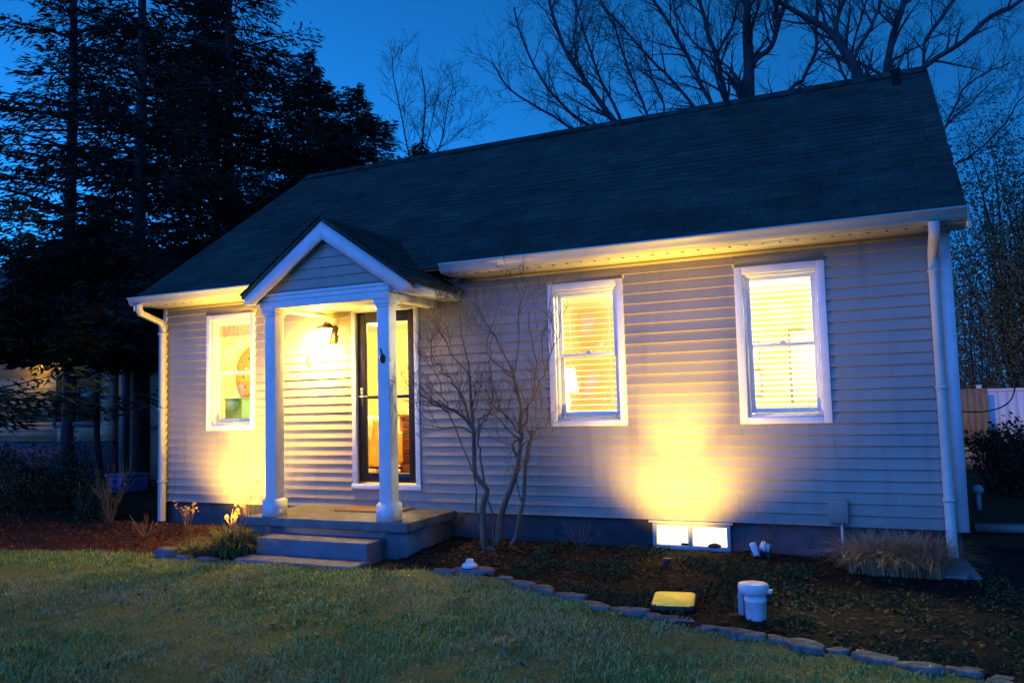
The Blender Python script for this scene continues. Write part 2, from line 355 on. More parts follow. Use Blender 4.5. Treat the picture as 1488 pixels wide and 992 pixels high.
def gz(x, y):
    """height of the ground: falls a little away from the house wall"""
    y = np.asarray(y, float)
    return -0.28 - 0.05 * np.clip((-0.2 - y) / 1.2, 0, 1)
def gzf(x, y): return float(gz(x, y))
SHRUB = [
    [(4.998,-0.54,-0.254,0.023), (5.011,-0.576,0.154,0.022), (5.063,-0.573,0.314,0.02), (4.968,-0.637,0.463,0.018), (4.972,-0.663,0.711,0.016), (4.979,-0.685,0.914,0.014), (4.978,-0.715,1.176,0.012), (4.983,-0.742,1.436,0.01)],
    [(4.986,-0.547,-0.239,0.009), (4.969,-0.554,-0.023,0.008), (4.915,-0.599,0.444,0.007), (4.785,-0.677,0.886,0.006), (4.709,-0.711,1.094,0.005), (4.636,-0.751,1.39,0.004), (4.565,-0.792,1.717,0.003)],
    [(5.079,-0.504,-0.242,0.009), (5.095,-0.54,0.066,0.008), (5.044,-0.621,0.535,0.008), (5.013,-0.675,0.798,0.007), (5.064,-0.687,1,0.006), (5.158,-0.674,1.142,0.005), (5.211,-0.685,1.342,0.004)],
    [(5.118,-0.486,-0.243,0.028), (5.188,-0.474,0.118,0.025), (5.308,-0.436,0.435,0.022), (5.359,-0.425,0.696,0.019), (5.381,-0.423,0.899,0.016), (5.393,-0.432,1.192,0.013), (5.34,-0.472,1.487,0.01)],
    [(5.238,-0.43,-0.247,0.016), (5.358,-0.428,0.06,0.016), (5.435,-0.461,0.554,0.015), (5.511,-0.473,0.785,0.015), (5.526,-0.502,0.887,0.014)],
    [(5.393,-0.452,0.871,0.012), (5.442,-0.407,1.044,0.009), (5.492,-0.362,1.218,0.007), (5.612,-0.289,1.45,0.004)],
    [(5.366,-0.464,0.872,0.009), (5.316,-0.555,1.021,0.008), (5.213,-0.667,1.141,0.006), (5.19,-0.736,1.171,0.004)],
    [(5.389,-0.449,0.813,0.009), (5.316,-0.467,0.756,0.009), (5.324,-0.442,0.639,0.008)],
    [(4.969,-0.648,0.884,0.014), (4.859,-0.713,1.062,0.01), (4.718,-0.785,1.153,0.006)],
    [(4.962,-0.653,0.913,0.012), (4.858,-0.673,1.236,0.009), (4.739,-0.69,1.446,0.006)],
    [(4.96,-0.698,1.438,0.007), (4.938,-0.709,1.673,0.005), (4.892,-0.734,1.938,0.004), (4.89,-0.746,2.292,0.002)],
    [(4.96,-0.698,1.438,0.007), (4.832,-0.732,1.589,0.005), (4.686,-0.788,1.888,0.004), (4.592,-0.819,2.189,0.002)],
    [(4.741,-0.77,1.094,0.006), (4.616,-0.895,1.244,0.004), (4.557,-0.987,1.361,0.002)],
    [(5.36,-0.518,1.485,0.008), (5.254,-0.586,1.721,0.006), (5.171,-0.639,1.898,0.004), (5.101,-0.686,2.075,0.002)],
    [(5.374,-0.512,1.484,0.007), (5.435,-0.524,1.744,0.005), (5.474,-0.553,2.09,0.004), (5.538,-0.568,2.405,0.002)],
    [(5.359,-0.516,1.456,0.006), (5.12,-0.614,1.668,0.005), (5.226,-0.573,2.106,0.003), (5.238,-0.566,2.447,0.002)],
    [(5.65,-0.381,1.447,0.007), (5.715,-0.369,1.649,0.005), (5.821,-0.34,1.894,0.002)],
    [(5.65,-0.381,1.447,0.006), (5.638,-0.446,1.708,0.005), (5.749,-0.46,2.05,0.003), (5.799,-0.49,2.247,0.002)],
    [(5.518,-0.423,1.218,0.006), (5.551,-0.4,1.568,0.005), (5.506,-0.416,1.953,0.003), (5.537,-0.392,2.279,0.002)],
    [(4.718,-0.785,1.153,0.007), (4.601,-0.814,1.186,0.005), (4.461,-0.861,1.307,0.002)],
    [(4.787,-0.778,1.443,0.007), (4.712,-0.847,1.532,0.005), (4.644,-0.923,1.736,0.002)],
    [(5.167,-0.595,1.344,0.006), (5.138,-0.61,1.579,0.005), (5.18,-0.594,1.842,0.003), (5.28,-0.551,2.104,0.002)],
    [(5.37,-0.448,0.697,0.007), (5.547,-0.439,0.898,0.005), (5.674,-0.439,0.94,0.002)],
    [(4.969,-0.648,0.884,0.007), (4.789,-0.681,0.945,0.005), (4.47,-0.774,0.967,0.002)],
    [(5.376,-0.455,0.814,0.007), (5.192,-0.499,0.992,0.005), (5.073,-0.506,1.082,0.002)]]
BARE_A = [
    [(5.924,12.604,5.54,0.257), (5.994,12.509,7.08,0.229), (6.084,12.415,8.705,0.2), (6.125,12.373,9.44,0.172), (6.119,12.31,10.16,0.143), (6.182,12.268,11.015,0.114), (6.217,12.185,12.213,0.086)],
    [(6.149,12.395,9.303,0.103), (6.333,12.331,9.505,0.094), (6.671,12.335,9.733,0.086), (6.867,12.251,10.231,0.077), (6.881,12.081,10.76,0.069), (7.129,11.985,11.692,0.06)],
    [(6.199,12.39,9.644,0.06), (6.207,12.537,9.914,0.056), (6.179,12.651,10.379,0.051), (6.296,12.829,10.881,0.047), (6.43,12.991,11.654,0.043)],
    [(5.982,12.475,7.423,0.112), (5.635,12.387,8.336,0.102), (5.486,12.418,8.908,0.092), (5.388,12.464,9.573,0.082), (5.17,12.441,10.425,0.071), (4.955,12.41,11.376,0.061), (4.737,12.377,12.338,0.051)],
    [(5.963,12.494,7.081,0.086), (5.472,12.053,7.907,0.079), (5.219,11.743,8.462,0.071), (4.841,11.342,9.432,0.064), (4.53,10.993,10.136,0.057), (4.219,10.652,10.747,0.05), (3.987,10.349,11.346,0.043)],
    [(5.953,12.504,6.91,0.069), (5.172,12.287,7.854,0.063), (4.699,12.226,8.632,0.057), (4.062,12.081,9.517,0.051), (3.637,12.061,10.054,0.046), (3.056,11.947,10.874,0.04), (2.459,11.832,11.618,0.034)],
    [(5.625,12.238,8.29,0.051), (5.403,11.797,9.055,0.047), (5.573,11.552,9.619,0.043), (5.91,11.4,9.997,0.039), (6.101,11.168,10.529,0.034)],
    [(6.035,12.513,7.25,0.077), (6.871,13,8.67,0.07), (7.274,13.365,9.169,0.063), (7.62,13.68,9.943,0.057), (7.654,13.843,10.828,0.05), (7.786,14.027,11.996,0.043)],
    [(5.453,12.067,9.409,0.043), (5.022,12.195,9.905,0.037), (4.443,12.217,10.86,0.031), (4.289,12.457,11.558,0.026)]]
BARE_B = [
    [(3.175,12.435,5.654,0.144), (3.163,12.325,6.914,0.129), (3.005,12.17,7.908,0.113), (2.527,11.882,8.731,0.098), (2.005,11.566,9.646,0.082), (1.636,11.336,10.376,0.067), (1.369,11.123,11.463,0.051), (1.327,11.044,12.184,0.036)],
    [(3.034,12.213,7.547,0.072), (2.113,11.943,8.359,0.063), (1.571,11.878,8.807,0.054), (0.878,11.703,9.73,0.045), (0.358,11.584,10.942,0.036), (0.077,11.59,11.98,0.027)],
    [(3.163,12.325,6.914,0.063), (2.37,11.676,7.685,0.055), (1.816,11.163,8.135,0.047), (1.274,10.658,8.557,0.039), (0.59,10.084,9.026,0.031), (0.319,9.688,9.643,0.023)],
    [(3.005,12.17,7.908,0.063), (2.751,11.782,8.841,0.054), (2.518,11.428,9.493,0.045), (2.311,11.057,10.482,0.036), (2.176,10.737,11.278,0.027)],
    [(3.173,12.315,7.093,0.063), (3.517,12.572,8.219,0.054), (3.203,12.524,9.383,0.045), (2.873,12.483,10.38,0.036), (2.634,12.467,11.576,0.027)],
    [(2.374,11.796,8.915,0.045), (1.868,11.722,10.105,0.038), (1.76,11.846,11.124,0.03), (1.989,12.123,12.152,0.023)],
    [(3.101,12.267,7.275,0.045), (3.998,12.146,8.371,0.038), (3.902,11.6,9.102,0.03), (3.746,11.014,9.971,0.023)]]
BARE_C = [
    [(9.011,11.872,4.868,0.201), (9.027,11.751,6.41,0.181), (8.63,11.427,8.117,0.162), (8.45,11.299,8.662,0.143), (8.283,11.199,8.929,0.124), (8.064,11.069,9.29,0.104), (7.726,10.894,9.532,0.085), (7.117,10.58,9.935,0.066), (6.648,10.332,10.334,0.046)],
    [(8.335,11.229,8.866,0.093), (8.225,11.283,9.264,0.085), (8.206,11.388,9.555,0.077), (8.39,11.561,10.158,0.069), (8.51,11.696,10.849,0.062)],
    [(8.488,11.322,8.584,0.062), (8.708,11.255,8.955,0.056), (8.906,11.185,9.23,0.05), (9.144,11.112,9.77,0.044), (9.311,11.006,10.304,0.039)],
    [(9.073,11.766,6.486,0.124), (9.093,11.838,7.855,0.116), (9.221,12.01,8.616,0.108), (9.409,12.209,9.388,0.1), (9.677,12.437,10.25,0.093), (9.824,12.621,10.968,0.085)],
    [(9.116,11.805,6.253,0.093), (9.666,11.775,7.883,0.086), (9.964,11.726,8.356,0.08), (10.738,11.897,8.807,0.073), (11.296,11.968,9.256,0.067), (11.944,12.095,9.546,0.06), (12.641,12.238,9.903,0.054)],
    [(9.673,11.921,7.933,0.054), (9.949,12.132,8.513,0.051), (10.031,12.253,9.107,0.048), (10.351,12.49,9.622,0.045), (10.676,12.728,10.143,0.042), (10.933,12.935,10.672,0.039)],
    [(9.027,11.751,6.41,0.054), (8.345,11.563,8.222,0.048), (8.155,11.697,8.879,0.042), (7.814,11.76,9.554,0.037), (7.385,11.788,10.167,0.031)],
    [(8.63,11.427,8.117,0.039), (8.492,11.739,8.906,0.036), (8.707,12.199,9.873,0.033), (8.923,12.67,10.709,0.031)],
    [(9.088,11.792,6.254,0.046), (9.937,11.936,6.554,0.041), (10.218,11.819,6.862,0.036), (10.657,11.732,7.678,0.03), (11.055,11.675,7.916,0.025), (11.504,11.648,8.057,0.019)],
    [(9.108,11.814,6.099,0.039), (10.045,12.344,6.89,0.033), (10.507,12.683,7.363,0.027), (10.901,12.997,7.751,0.021), (11.456,13.369,8.346,0.015)],
    [(9.229,11.857,6.25,0.039), (10.372,12.655,6.287,0.034), (11.142,13.241,6.811,0.029), (11.639,13.701,7.355,0.024), (12.129,14.142,8.076,0.019)]]
BARE_D = [
    [(-5.435,15.112,5.517,0.116), (-5.222,15.018,7.824,0.096), (-4.951,14.989,9.666,0.075), (-4.735,14.955,11.279,0.055), (-4.797,14.83,12.437,0.035)],
    [(-5.167,15.024,8.054,0.069), (-4.511,15.533,9.988,0.054), (-4.391,15.849,11.272,0.039), (-4.278,16.18,12.345,0.023)],
    [(-5.188,15.014,8.054,0.069), (-5.214,14.471,10.031,0.054), (-5.26,13.959,11.506,0.039), (-5.122,13.573,12.49,0.023)],
    [(-5.074,14.99,8.976,0.046), (-4.631,15.31,10.899,0.032), (-4.461,15.54,12.393,0.017)],
    [(-4.964,15.003,9.435,0.035), (-3.8,15.214,10.016,0.026), (-3.129,15.198,10.599,0.017)]]

# ================================================================== SETTING
def sheet(name, poly, dz, m, kind='structure', step=None, noise=0.0):
    """flat polygon (convex or not) or gridded patch"""
    o = MB()
    o.poly([(x, y, gzf(x, y) + dz) for x, y in poly])
    return tag(o.build(name, m), kind=kind)

g = MB()
ys = [-60, -20, -8, -3, -1.4, -1.1, -0.8, -0.5, -0.2, 0.5, 4, 12, 40, 120]; xs = [-90, -30, -8, -3, 0, 3, 6, 9, 12, 20, 40, 90]
for i in range(len(xs) - 1):
    for j in range(len(ys) - 1):
        g.poly([(x, y, gzf(x, y) - 0.03) for x, y in ((xs[i], ys[j]), (xs[i + 1], ys[j]), (xs[i + 1], ys[j + 1]), (xs[i], ys[j + 1]))])
tag(g.build('ground', 'ground'), kind='structure')

# boundary between lawn and beds, left to right
EDGE = [(-22, -3.6), (-9, -3.0), (-4, -2.55), (-0.4, -1.98), (1.75, -1.52), (2.7, -1.62), (4.25, -1.62), (4.75, -1.40), (5.28, -1.36), (5.9, -1.66), (6.67, -2.10), (7.45, -2.44), (8.12, -2.65), (8.69, -2.80), (9.1, -2.90), (10.2, -3.15), (14, -3.9), (22, -5)]
def edge_y(x): return np.interp(x, [e[0] for e in EDGE], [e[1] for e in EDGE])
from mathutils import noise as mn
def nz2(x, y, s): return mn.noise(Vector((x * s, y * s, 3.1)))
def patch(name, x0, x1, st, m, low, high, amp, dz=0.0, ny=24):
    """gridded ground patch from y=low(x) to y=high(x) with small lumps"""
    X = np.arange(x0, x1 + st / 2, st); V = []; F = []
    for x in X:
        a, b = low(x), high(x)
        for k in range(ny + 1):
            y = a + (b - a) * k / ny
            V.append((x, y, gzf(x, y) + dz + amp * (nz2(x, y, 2.2) * .6 + nz2(x, y, 7) * .35 + nz2(x, y, 19) * .25)))
    for i in range(len(X) - 1):
        for k in range(ny):
            q = i * (ny + 1) + k; F.append((q, q + ny + 1, q + ny + 2, q + 1))
    return tag(MB().add(V, F).build(name, m, smooth=True), kind='structure')
patch('lawn', -8, 12.4, .12, 'lawn', lambda x: -7.0, lambda x: edge_y(x) + .03, 0.012, 0.0, 40)
patch('lawn_near', -16, 20, .6, 'lawn', lambda x: -22.0, lambda x: -7.02, 0.012, -0.006, 12)
patch('mulch_bed', -7, 2.28, .08, 'redbed', lambda x: edge_y(x), lambda x: 0.05 if x > -0.1 else 1.2, 0.025, 0.0, 22)
patch('planting_bed', 4.30, 12.4, .07, 'bed', lambda x: edge_y(x), lambda x: 0.05 if x < 9.3 else 0.9, 0.04, 0.0, 30)

# ================================================================== COTTAGE
L = 9.28; E = 0.1016; D = 6.26; WT = 2.60
house = thing('cottage', (4.6, 0, -0.3), 'single storey cottage with pale lap siding, dark gable roof and small columned porch', 'house')
OPEN = [(0.82, 1.49, 0.98, 2.33), (5.625, 6.305, 0.98, 2.33), (7.55, 8.215, 0.98, 2.33), (3.10, 3.90, 0.28, 2.28)]
# wall core with openings
def cells(x0, x1, z0, z1, ops):
    X = sorted({x0, x1, *[o[0] for o in ops], *[o[1] for o in ops]}); Z = sorted({z0, z1, *[o[2] for o in ops], *[o[3] for o in ops]})
    for i in range(len(X) - 1):
        for j in range(len(Z) - 1):
            cx, cz = (X[i] + X[i + 1]) / 2, (Z[j] + Z[j + 1]) / 2
            if not any(o[0] < cx < o[1] and o[2] < cz < o[3] for o in ops):
                yield X[i], X[i + 1], Z[j], Z[j + 1]
wall = MB()
for a, b, c, d in cells(0.01, L - .01, 0.0, WT - .03, OPEN):
    wall.poly([(a, .004, c), (b, .004, c), (b, .004, d), (a, .004, d)])
for a, b, c, d in OPEN:
    wall.poly([(a, .004, c), (a, .15, c), (a, .15, d), (a, .004, d)]); wall.poly([(b, .004, c), (b, .15, c), (b, .15, d), (b, .004, d)])
    wall.poly([(a, .004, d), (b, .004, d), (b, .15, d), (a, .15, d)]); wall.poly([(a, .004, c), (b, .004, c), (b, .15, c), (a, .15, c)])
# lap siding courses
lap = MB(); k = 0; z = 0.0; jr = random.Random(4)
def slope_y(zz, zb): return -(0.025 * (1 - (zz - zb) / E) + 0.003)
while z < WT - .04:
    zt = min(z + E, WT - .035)
    spans = []
    cuts = sorted({0.035, L - .09, *[o[0] - .07 for o in OPEN], *[o[1] + .07 for o in OPEN]})
    for i in range(len(cuts) - 1):
        a, b = cuts[i], cuts[i + 1]; cx = (a + b) / 2
        blk = [o for o in OPEN if o[0] - .071 < cx < o[1] + .071]
        segs = [(z, zt)]
        if blk:
            o = blk[0]; lo, hi = o[2] - .06, o[3] + (.15 if o[2] > .5 else .03); ns = []
            for (p, q) in segs:
                if hi <= p or lo >= q: ns.append((p, q)); continue
                if p < lo: ns.append((p, lo))
                if q > hi: ns.append((hi, q))
            segs = ns
        for p, q in segs:
            if q - p < .004: continue
            # split a long run by a vertical seam now and then
            xs_ = [a, b]
            if b - a > 1.3 and jr.random() < .75: xs_ = [a, a + (b - a) * jr.uniform(.25, .75), b]
            for xa, xb in zip(xs_[:-1], xs_[1:]):
                gap = .0022 if xb != b else 0
                bow = jr.uniform(-.0022, .0022)
                y0, y1 = slope_y(p, z) + bow, slope_y(q, z)
                lap.poly([(xa, y0, p), (xb - gap, y0, p), (xb - gap, y1, q), (xa, y1, q)])
                lap.poly([(xa, y0, p), (xb - gap, y0, p), (xb - gap, .003, p - .0015), (xa, .003, p - .0015)])
    z += E
lap.build('siding', 'siding', house)
# side and back walls
def sidewall(x, s):
    zz = 0.0
    while zz < 5.0:
        zt = zz + E; zm = zz + E / 2
        off = max(0.0, (zm - 2.45) / .708)
        if off > 3.1: break
        y0, y1 = 0.0 + off + .006, D - off - .006
        wall.poly([(x + s * .016, y0, zz), (x + s * .016, y1, zz), (x + s * .003, y1, zt), (x + s * .003, y0, zt)])
        wall.poly([(x + s * .016, y0, zz), (x + s * .016, y1, zz), (x, y1, zz), (x, y0, zz)])
        zz = zt
sidewall(0.0, -1); sidewall(L, 1)
wall.poly([(0, D, 0), (L, D, 0), (L, D, WT), (0, D, WT)])
wall.build('house_wall', 'siding', house)
fd = MB(); fd.box(0.02, 6.575, .03, .25, -.6, -.004); fd.box(7.335, L - .03, .03, .25, -.6, -.004); fd.box(6.575, 7.335, .03, .25, -.6, -.29)
fd.box(6.575, 7.335, .03, .25, -.03, -.004)
fd.box(0.02, .2, .25, D - .2, -.6, -.004); fd.box(L - .2, L - .03, .25, D - .2, -.6, -.004); fd.box(0.02, L - .03, D - .2, D - .03, -.6, -.004)
fd.build('foundation', 'found', house)
cb = MB(); cb.box(-.028, .035, -.028, .06, -.012, WT); cb.build('corner_board', 'white', house)
cb = MB(); cb.box(L - .09, L + .028, -.028, .075, -.012, WT); cb.build('corner_board', 'white', house)
# header bands above the windows
for o in OPEN[:3]:
    h = MB(); h.box(o[0] - .085, o[1] + .085, -.021, .0, o[3] + .074, o[3] + .152); h.build('header_band', 'siding', house)
# frieze under the soffit
h = MB(); h.box(.036, 2.2, -.024, .002, WT - .085, WT - .002); h.box(4.45, L - .091, -.024, .002, WT - .085, WT - .002); h.build('frieze_board', 'siding', house)

# roof
P = 0.708; OL, OR = -0.13, L + 0.13; ye = -0.40; ze = 2.66; yr = 3.13
def rz(y): return ze + (y - ye) * P
rf = MB()
nl = np.array([0, -P, 1]) / math.hypot(P, 1)
rf.prism([(OL, ye - .03, rz(ye - .03)), (OL, yr, rz(yr)), (OL, yr, rz(yr) - .13), (OL, ye - .03, rz(ye - .03) - .035), ], (OR - OL, 0, 0))
rf.prism([(OL, 2 * yr - ye, ze), (OL, yr + .0005, rz(yr)), (OL, yr + .0005, rz(yr) - .13), (OL, 2 * yr - ye, ze - .035)], (OR - OL, 0, 0))
roof = rf.build('roof', 'shingle', house)
# real laps: every shingle course a thin wedge, a little uneven
sc_ = MB(); rr = random.Random(9); course = 0.145; y = ye - .05; row = 0
while y < yr - .08:
    x = OL - .012 + rr.uniform(-.25, 0)
    while x < OR + .012:
        w = rr.choice((.22, .30, .34, .42)); xa, xb = max(x, OL - .012), min(x + w - .004, OR + .012); x += w
        if xb - xa < .02: continue
        t = rr.uniform(.006, .014); ln = course / math.hypot(1, P) * 1.15; y0 = y + rr.uniform(-.004, .004)
        a = np.array([0, y0, rz(y0)]); b = np.array([0, y0 + ln, rz(y0 + ln)])
        ex = lambda q, xx: (xx, q[1], q[2])
        a1 = a + nl * t; b1 = b + nl * .003
        sc_.quads([[ex(a1, xa), ex(a1, xb), ex(b1, xb), ex(b1, xa)], [ex(a, xa), ex(a, xb), ex(a1, xb), ex(a1, xa)]])
    y += course / math.hypot(1, P); row += 1
sc_.build('shingle_courses', 'shingle', house)
rc = MB(); x = OL - .012
while x < OR:
    xb = min(x + .3, OR + .012); t = .018
    rc.prism([(x, yr - .16, rz(yr - .16) + .024), (x, yr, rz(yr) + .04), (x, yr + .16, rz(yr - .16) + .024), (x, yr, rz(yr) + .004)], (xb - x - .004, 0, 0)); x += .3
rc.build('ridge_cap', 'shingle', house)
vp = MB(); vp.lathe((9.06, 2.72, rz(2.72) - .05), [(.045, 0), (.045, .22), (.06, .225), (.06, .25)], 14); vp.build('vent_pipe', 'cable', house)
for x0, x1 in ((OL - .02, OL), (OR, OR + .02)):
    rk = MB(); rk.prism([(x0, ye, rz(ye) - .04), (x0, yr, rz(yr) - .01), (x0, yr, rz(yr) - .17), (x0, ye, rz(ye) - .16)], (x1 - x0, 0, 0))
    rk.prism([(x0, 2 * yr - ye, ze - .04), (x0, yr + .001, rz(yr) - .01), (x0, yr + .001, rz(yr) - .17), (x0, 2 * yr - ye, ze - .16)], (x1 - x0, 0, 0))
    rk.build('rake_board', 'white', house)
# soffit with vent slots, fascia and gutter, broken by the porch roof
SLOTS = []; sf = MB(); sl_ = MB(); fa = MB(); gu = MB()
for x0, x1 in ((OL, 2.41), (4.52, OR)):
    sf.box(x0, x1, ye + .022, -.001, 2.553, 2.567)
    fa.box(x0, x1, ye, ye + .02, 2.548, 2.64)
    x = x0 + .2
    while x < x1 - .15:
        SLOTS.append(x); x += .146
    y0 = ye - .002; pr = [(x0, y0, 2.655), (x0, y0, 2.56), (x0, y0 - .06, 2.56), (x0, y0 - .085, 2.59), (x0, y0 - .10, 2.635), (x0, y0 - .12, 2.64), (x0, y0 - .12, 2.66), (x0, y0 - .108, 2.66), (x0, y0 - .10, 2.648), (x0, y0 - .08, 2.60), (x0, y0 - .06, 2.566), (x0, y0 - .008, 2.566), (x0, y0 - .008, 2.655)]
    gu.prism(pr, (x1 - x0, 0, 0))
    for xe in (x0 - .003, x1): gu.prism([(xe, y0, 2.655), (xe, y0, 2.56), (xe, y0 - .06, 2.56), (xe, y0 - .085, 2.59), (xe, y0 - .10, 2.635), (xe, y0 - .12, 2.64), (xe, y0 - .12, 2.66)], (.003, 0, 0))
    x = x0 + .8
    while x < x1: gu.box(x, x + .02, y0 - .118, y0, 2.650, 2.656); x += .8
s_ = sf.build('soffit', 'soffit', house); 
for x in SLOTS: MB().box(x, x + .022, ye + .03, ye + .085, 2.5495, 2.5535).build('vent_slot', 'hole', s_)

fa.build('fascia', 'white', house); gu.build('gutter', 'alu', house)
def downspout(x, zb, kick):
    t = MB(); w, d = .04, .03
    pts = [(x, ye - .06, 2.565), (x, ye - .06, 2.50), (x, ye - .03, 2.455), (x, -.11, 2.36), (x, -.075, 2.30), (x, -.075, zb + (.12 if kick else 0)), ]
    if kick: pts += [(x, -.10, zb + .06), (x, -.19, zb)]
    for i, p in enumerate(pts):
        pts[i] = np.array(p)
    V = []; F = []
    for i, p in enumerate(pts):
        a = pts[max(i - 1, 0)]; b = pts[min(i + 1, len(pts) - 1)]; T = (b - a) / np.linalg.norm(b - a); nrm = np.cross(T, (1, 0, 0))
        for sx, sn in ((-1, -1), (-.6, -1.25), (.6, -1.25), (1, -1), (1, 1), (-1, 1)): V.append(p + np.array([sx * w, 0, 0]) + nrm * d * sn)
    n = 6
    for i in range(len(pts) - 1):
        for j in range(n): F.append((i * n + j, i * n + (j + 1) % n, (i + 1) * n + (j + 1) % n, (i + 1) * n + j))
    t.add(V, F)
    for zz in (2.2, 1.2, .25): t.box(x - .048, x + .048, -.118, -.02, zz, zz + .02)
    return t.build('downspout', 'alu', house)
downspout(0.02, -0.25, False); downspout(9.165, -0.22, True)

# windows: casing, two sashes, meeting rail, panes, sill
def window(o, name='window'):
    a, b, c, d = o; m = MB(); cw = .072
    pr = -.034
    m.box(a - cw, a, pr, .0, c - .062, d + .072); m.box(b, b + cw, pr, .0, c - .062, d + .072)
    m.box(a + .0005, b - .0005, pr, .0, d, d + .072); m.box(a + .0005, b - .0005, pr, .0, c - .062, c - .001)
    # jamb liner
    m.box(a, a + .022, .001, .12, c, d); m.box(b - .022, b, .001, .12, c, d); m.box(a + .0225, b - .0225, .001, .12, d - .025, d)
    w = m.build(name, 'white', house, bevel=.004)
    s = MB(); s.prism([(a + .0225, -.03, c + .005), (a + .0225, .12, c + .035), (a + .0225, .12, c - .0005), (a + .0225, -.03, c - .0005)], (b - a - .045, 0, 0)); s.build('window_sill', 'white', w)
    mid = c + (d - c) * .497
    def sash(z0, z1, y0, y1, top, bot):
        q = MB(); x0, x1 = a + .0235, b - .0235; st = .038
        q.box(x0, x0 + st, y0, y1, z0, z1); q.box(x1 - st, x1, y0, y1, z0, z1)
        q.box(x0 + st, x1 - st, y0 + .0015, y1 - .0015, z1 - top, z1); q.box(x0 + st, x1 - st, y0 + .0015, y1 - .0015, z0, z0 + bot)
        q.build('window_sash', 'white', w, bevel=.003)
        p = MB(); ym = (y0 + y1) / 2; p.box(x0 + st - .004, x1 - st + .004, ym - .002, ym + .002, z0 + bot - .004, z1 - top + .004); p.build('window_pane', 'glass', w)
    sash(mid - .018, d - .026, .035, .06, .038, .034); sash(c + .036, mid + .017, .065, .09, .034, .045)
    lk = MB(); lk.box((a + b) / 2 - .025, (a + b) / 2 + .025, .045, .075, mid + .0175, mid + .03); lk.box((a+b)/2-.01,(a+b)/2+.03,.04,.06,mid+.031,mid+.04); lk.build('sash_lock', 'white', w)
    return w
for o in OPEN[:3]: window(o)
# basement window
b_ = MB(); b_.box(6.58, 6.615, .0, .09, -.285, -.035); b_.box(7.295, 7.33, .0, .09, -.285, -.035); b_.box(6.615, 7.295, .0, .09, -.06, -.035); b_.box(6.615, 7.295, .0, .09, -.285, -.245); b_.box(6.925, 6.965, .005, .085, -.245, -.06)
b_.box(6.55, 7.36, -.03, .029, -.03, -.006)
bwn = b_.build('basement_window', 'greyp', house, bevel=.003)
for x0, x1 in ((6.612, 6.928), (6.962, 7.298)):
    p = MB(); p.box(x0, x1, .055, .06, -.248, -.057); p.build('basement_pane', 'bwglass', bwn)
sl2 = MB(); MB().box(6.85, 6.925, .03, .05, -.2455, -.225).build('leaf_debris', 'hole', bwn); sl2.lathe((7.17, .045, -.246), [(.07, 0), (.055, .02), (.02, .032), (.004, .035)], 12); sl2.build('leaf_debris', 'hole', bwn)

# storm door
dr = MB(); a, b, c, d = 3.104, 3.896, .30, 2.276
dm = [(a, a + .105, c, d), (b - .105, b, c, d)]
for q in dm: dr.box(q[0], q[1], .012, .05, q[2], q[3])
dr.box(a + .105, b - .105, .0135, .0485, d - .125, d); dr.box(a + .105, b - .105, .0135, .0485, c, c + .105); dr.box(a + .105, b - .105, .0135, .0485, 1.262, 1.30)
door = dr.build('storm_door', 'black', house, bevel=.004)
for z0, z1 in ((c + .103, 1.264), (1.298, d - .123)):
    p = MB(); p.box(a + .103, b - .103, .029, .033, z0, z1); p.build('door_pane', 'dglass', door)
hd = MB(); hd.box(a + .035, a + .07, .002, .0115, 1.17, 1.40); hd.tube([(a + .052, .004, 1.29), (a + .052, -.045, 1.29), (a + .07, -.055, 1.29), (a + .175, -.055, 1.287)], .009, 8); hd.lathe((a + .052, -.002, 1.36), [(.012, 0), (.012, .02)], 10); hd.build('door_handle', 'steel', door)
cl = MB(); cl.tube([(a + .15, -.0, c + .17), (b - .2, -.0, c + .17)], .013, 8); cl.build('door_closer', 'black', door)
tr = MB(); tr.box(3.04, 3.10, -.036, .0, .225, 2.345); tr.box(3.90, 3.96, -.036, .0, .225, 2.345); tr.box(3.1005, 3.8995, -.036, .0, 2.28, 2.345); tr.box(3.03, 3.97, -.05, .02, .225, .28)
tr.build('door_frame', 'white', house, bevel=.004)

# interior rooms seen through the glass
rm = MB(); rmb = MB(); cm = MB(); fl = MB()
def room(mb, x0, x1, y0, y1, z0, z1, front):
    mb.poly([(x0, y0, z0), (x0, y1, z0), (x0, y1, z1), (x0, y0, z1)]); mb.poly([(x1, y0, z0), (x1, y1, z0), (x1, y1, z1), (x1, y0, z1)]); mb.poly([(x0, y1, z0), (x1, y1, z0), (x1, y1, z1), (x0, y1, z1)])
    for p, q, r_, s in cells(x0, x1, z0, z1, [o for o in OPEN if x0 < o[0] < x1]): mb.poly([(p, y0, r_), (q, y0, r_), (q, y0, s), (p, y0, s)])
    cm.poly([(x0, y0, z1), (x1, y0, z1), (x1, y1, z1), (x0, y1, z1)]); fl.poly([(x0, y0, z0), (x1, y0, z0), (x1, y1, z0), (x0, y1, z0)])
room(rm, .15, 4.55, .151, 4.1, .24, 2.5, 1); room(rmb, 4.67, L - .15, .151, 3.4, .24, 2.5, 1)
rm.build('interior_wall', 'drywall', house); rmb.build('interior_wall', 'bedwall', house); cm.build('interior_ceiling', 'ceilp', house); fl.build('interior_floor', 'oak', house)
dc = MB(); dc.box(.151, .175, .62, .70, .24, 2.2); dc.box(.151, .175, .16, .23, .24, 2.2); dc.box(.151, .175, .23, .62, 2.12, 2.2); dc.build('interior_door_casing', 'frame', house)

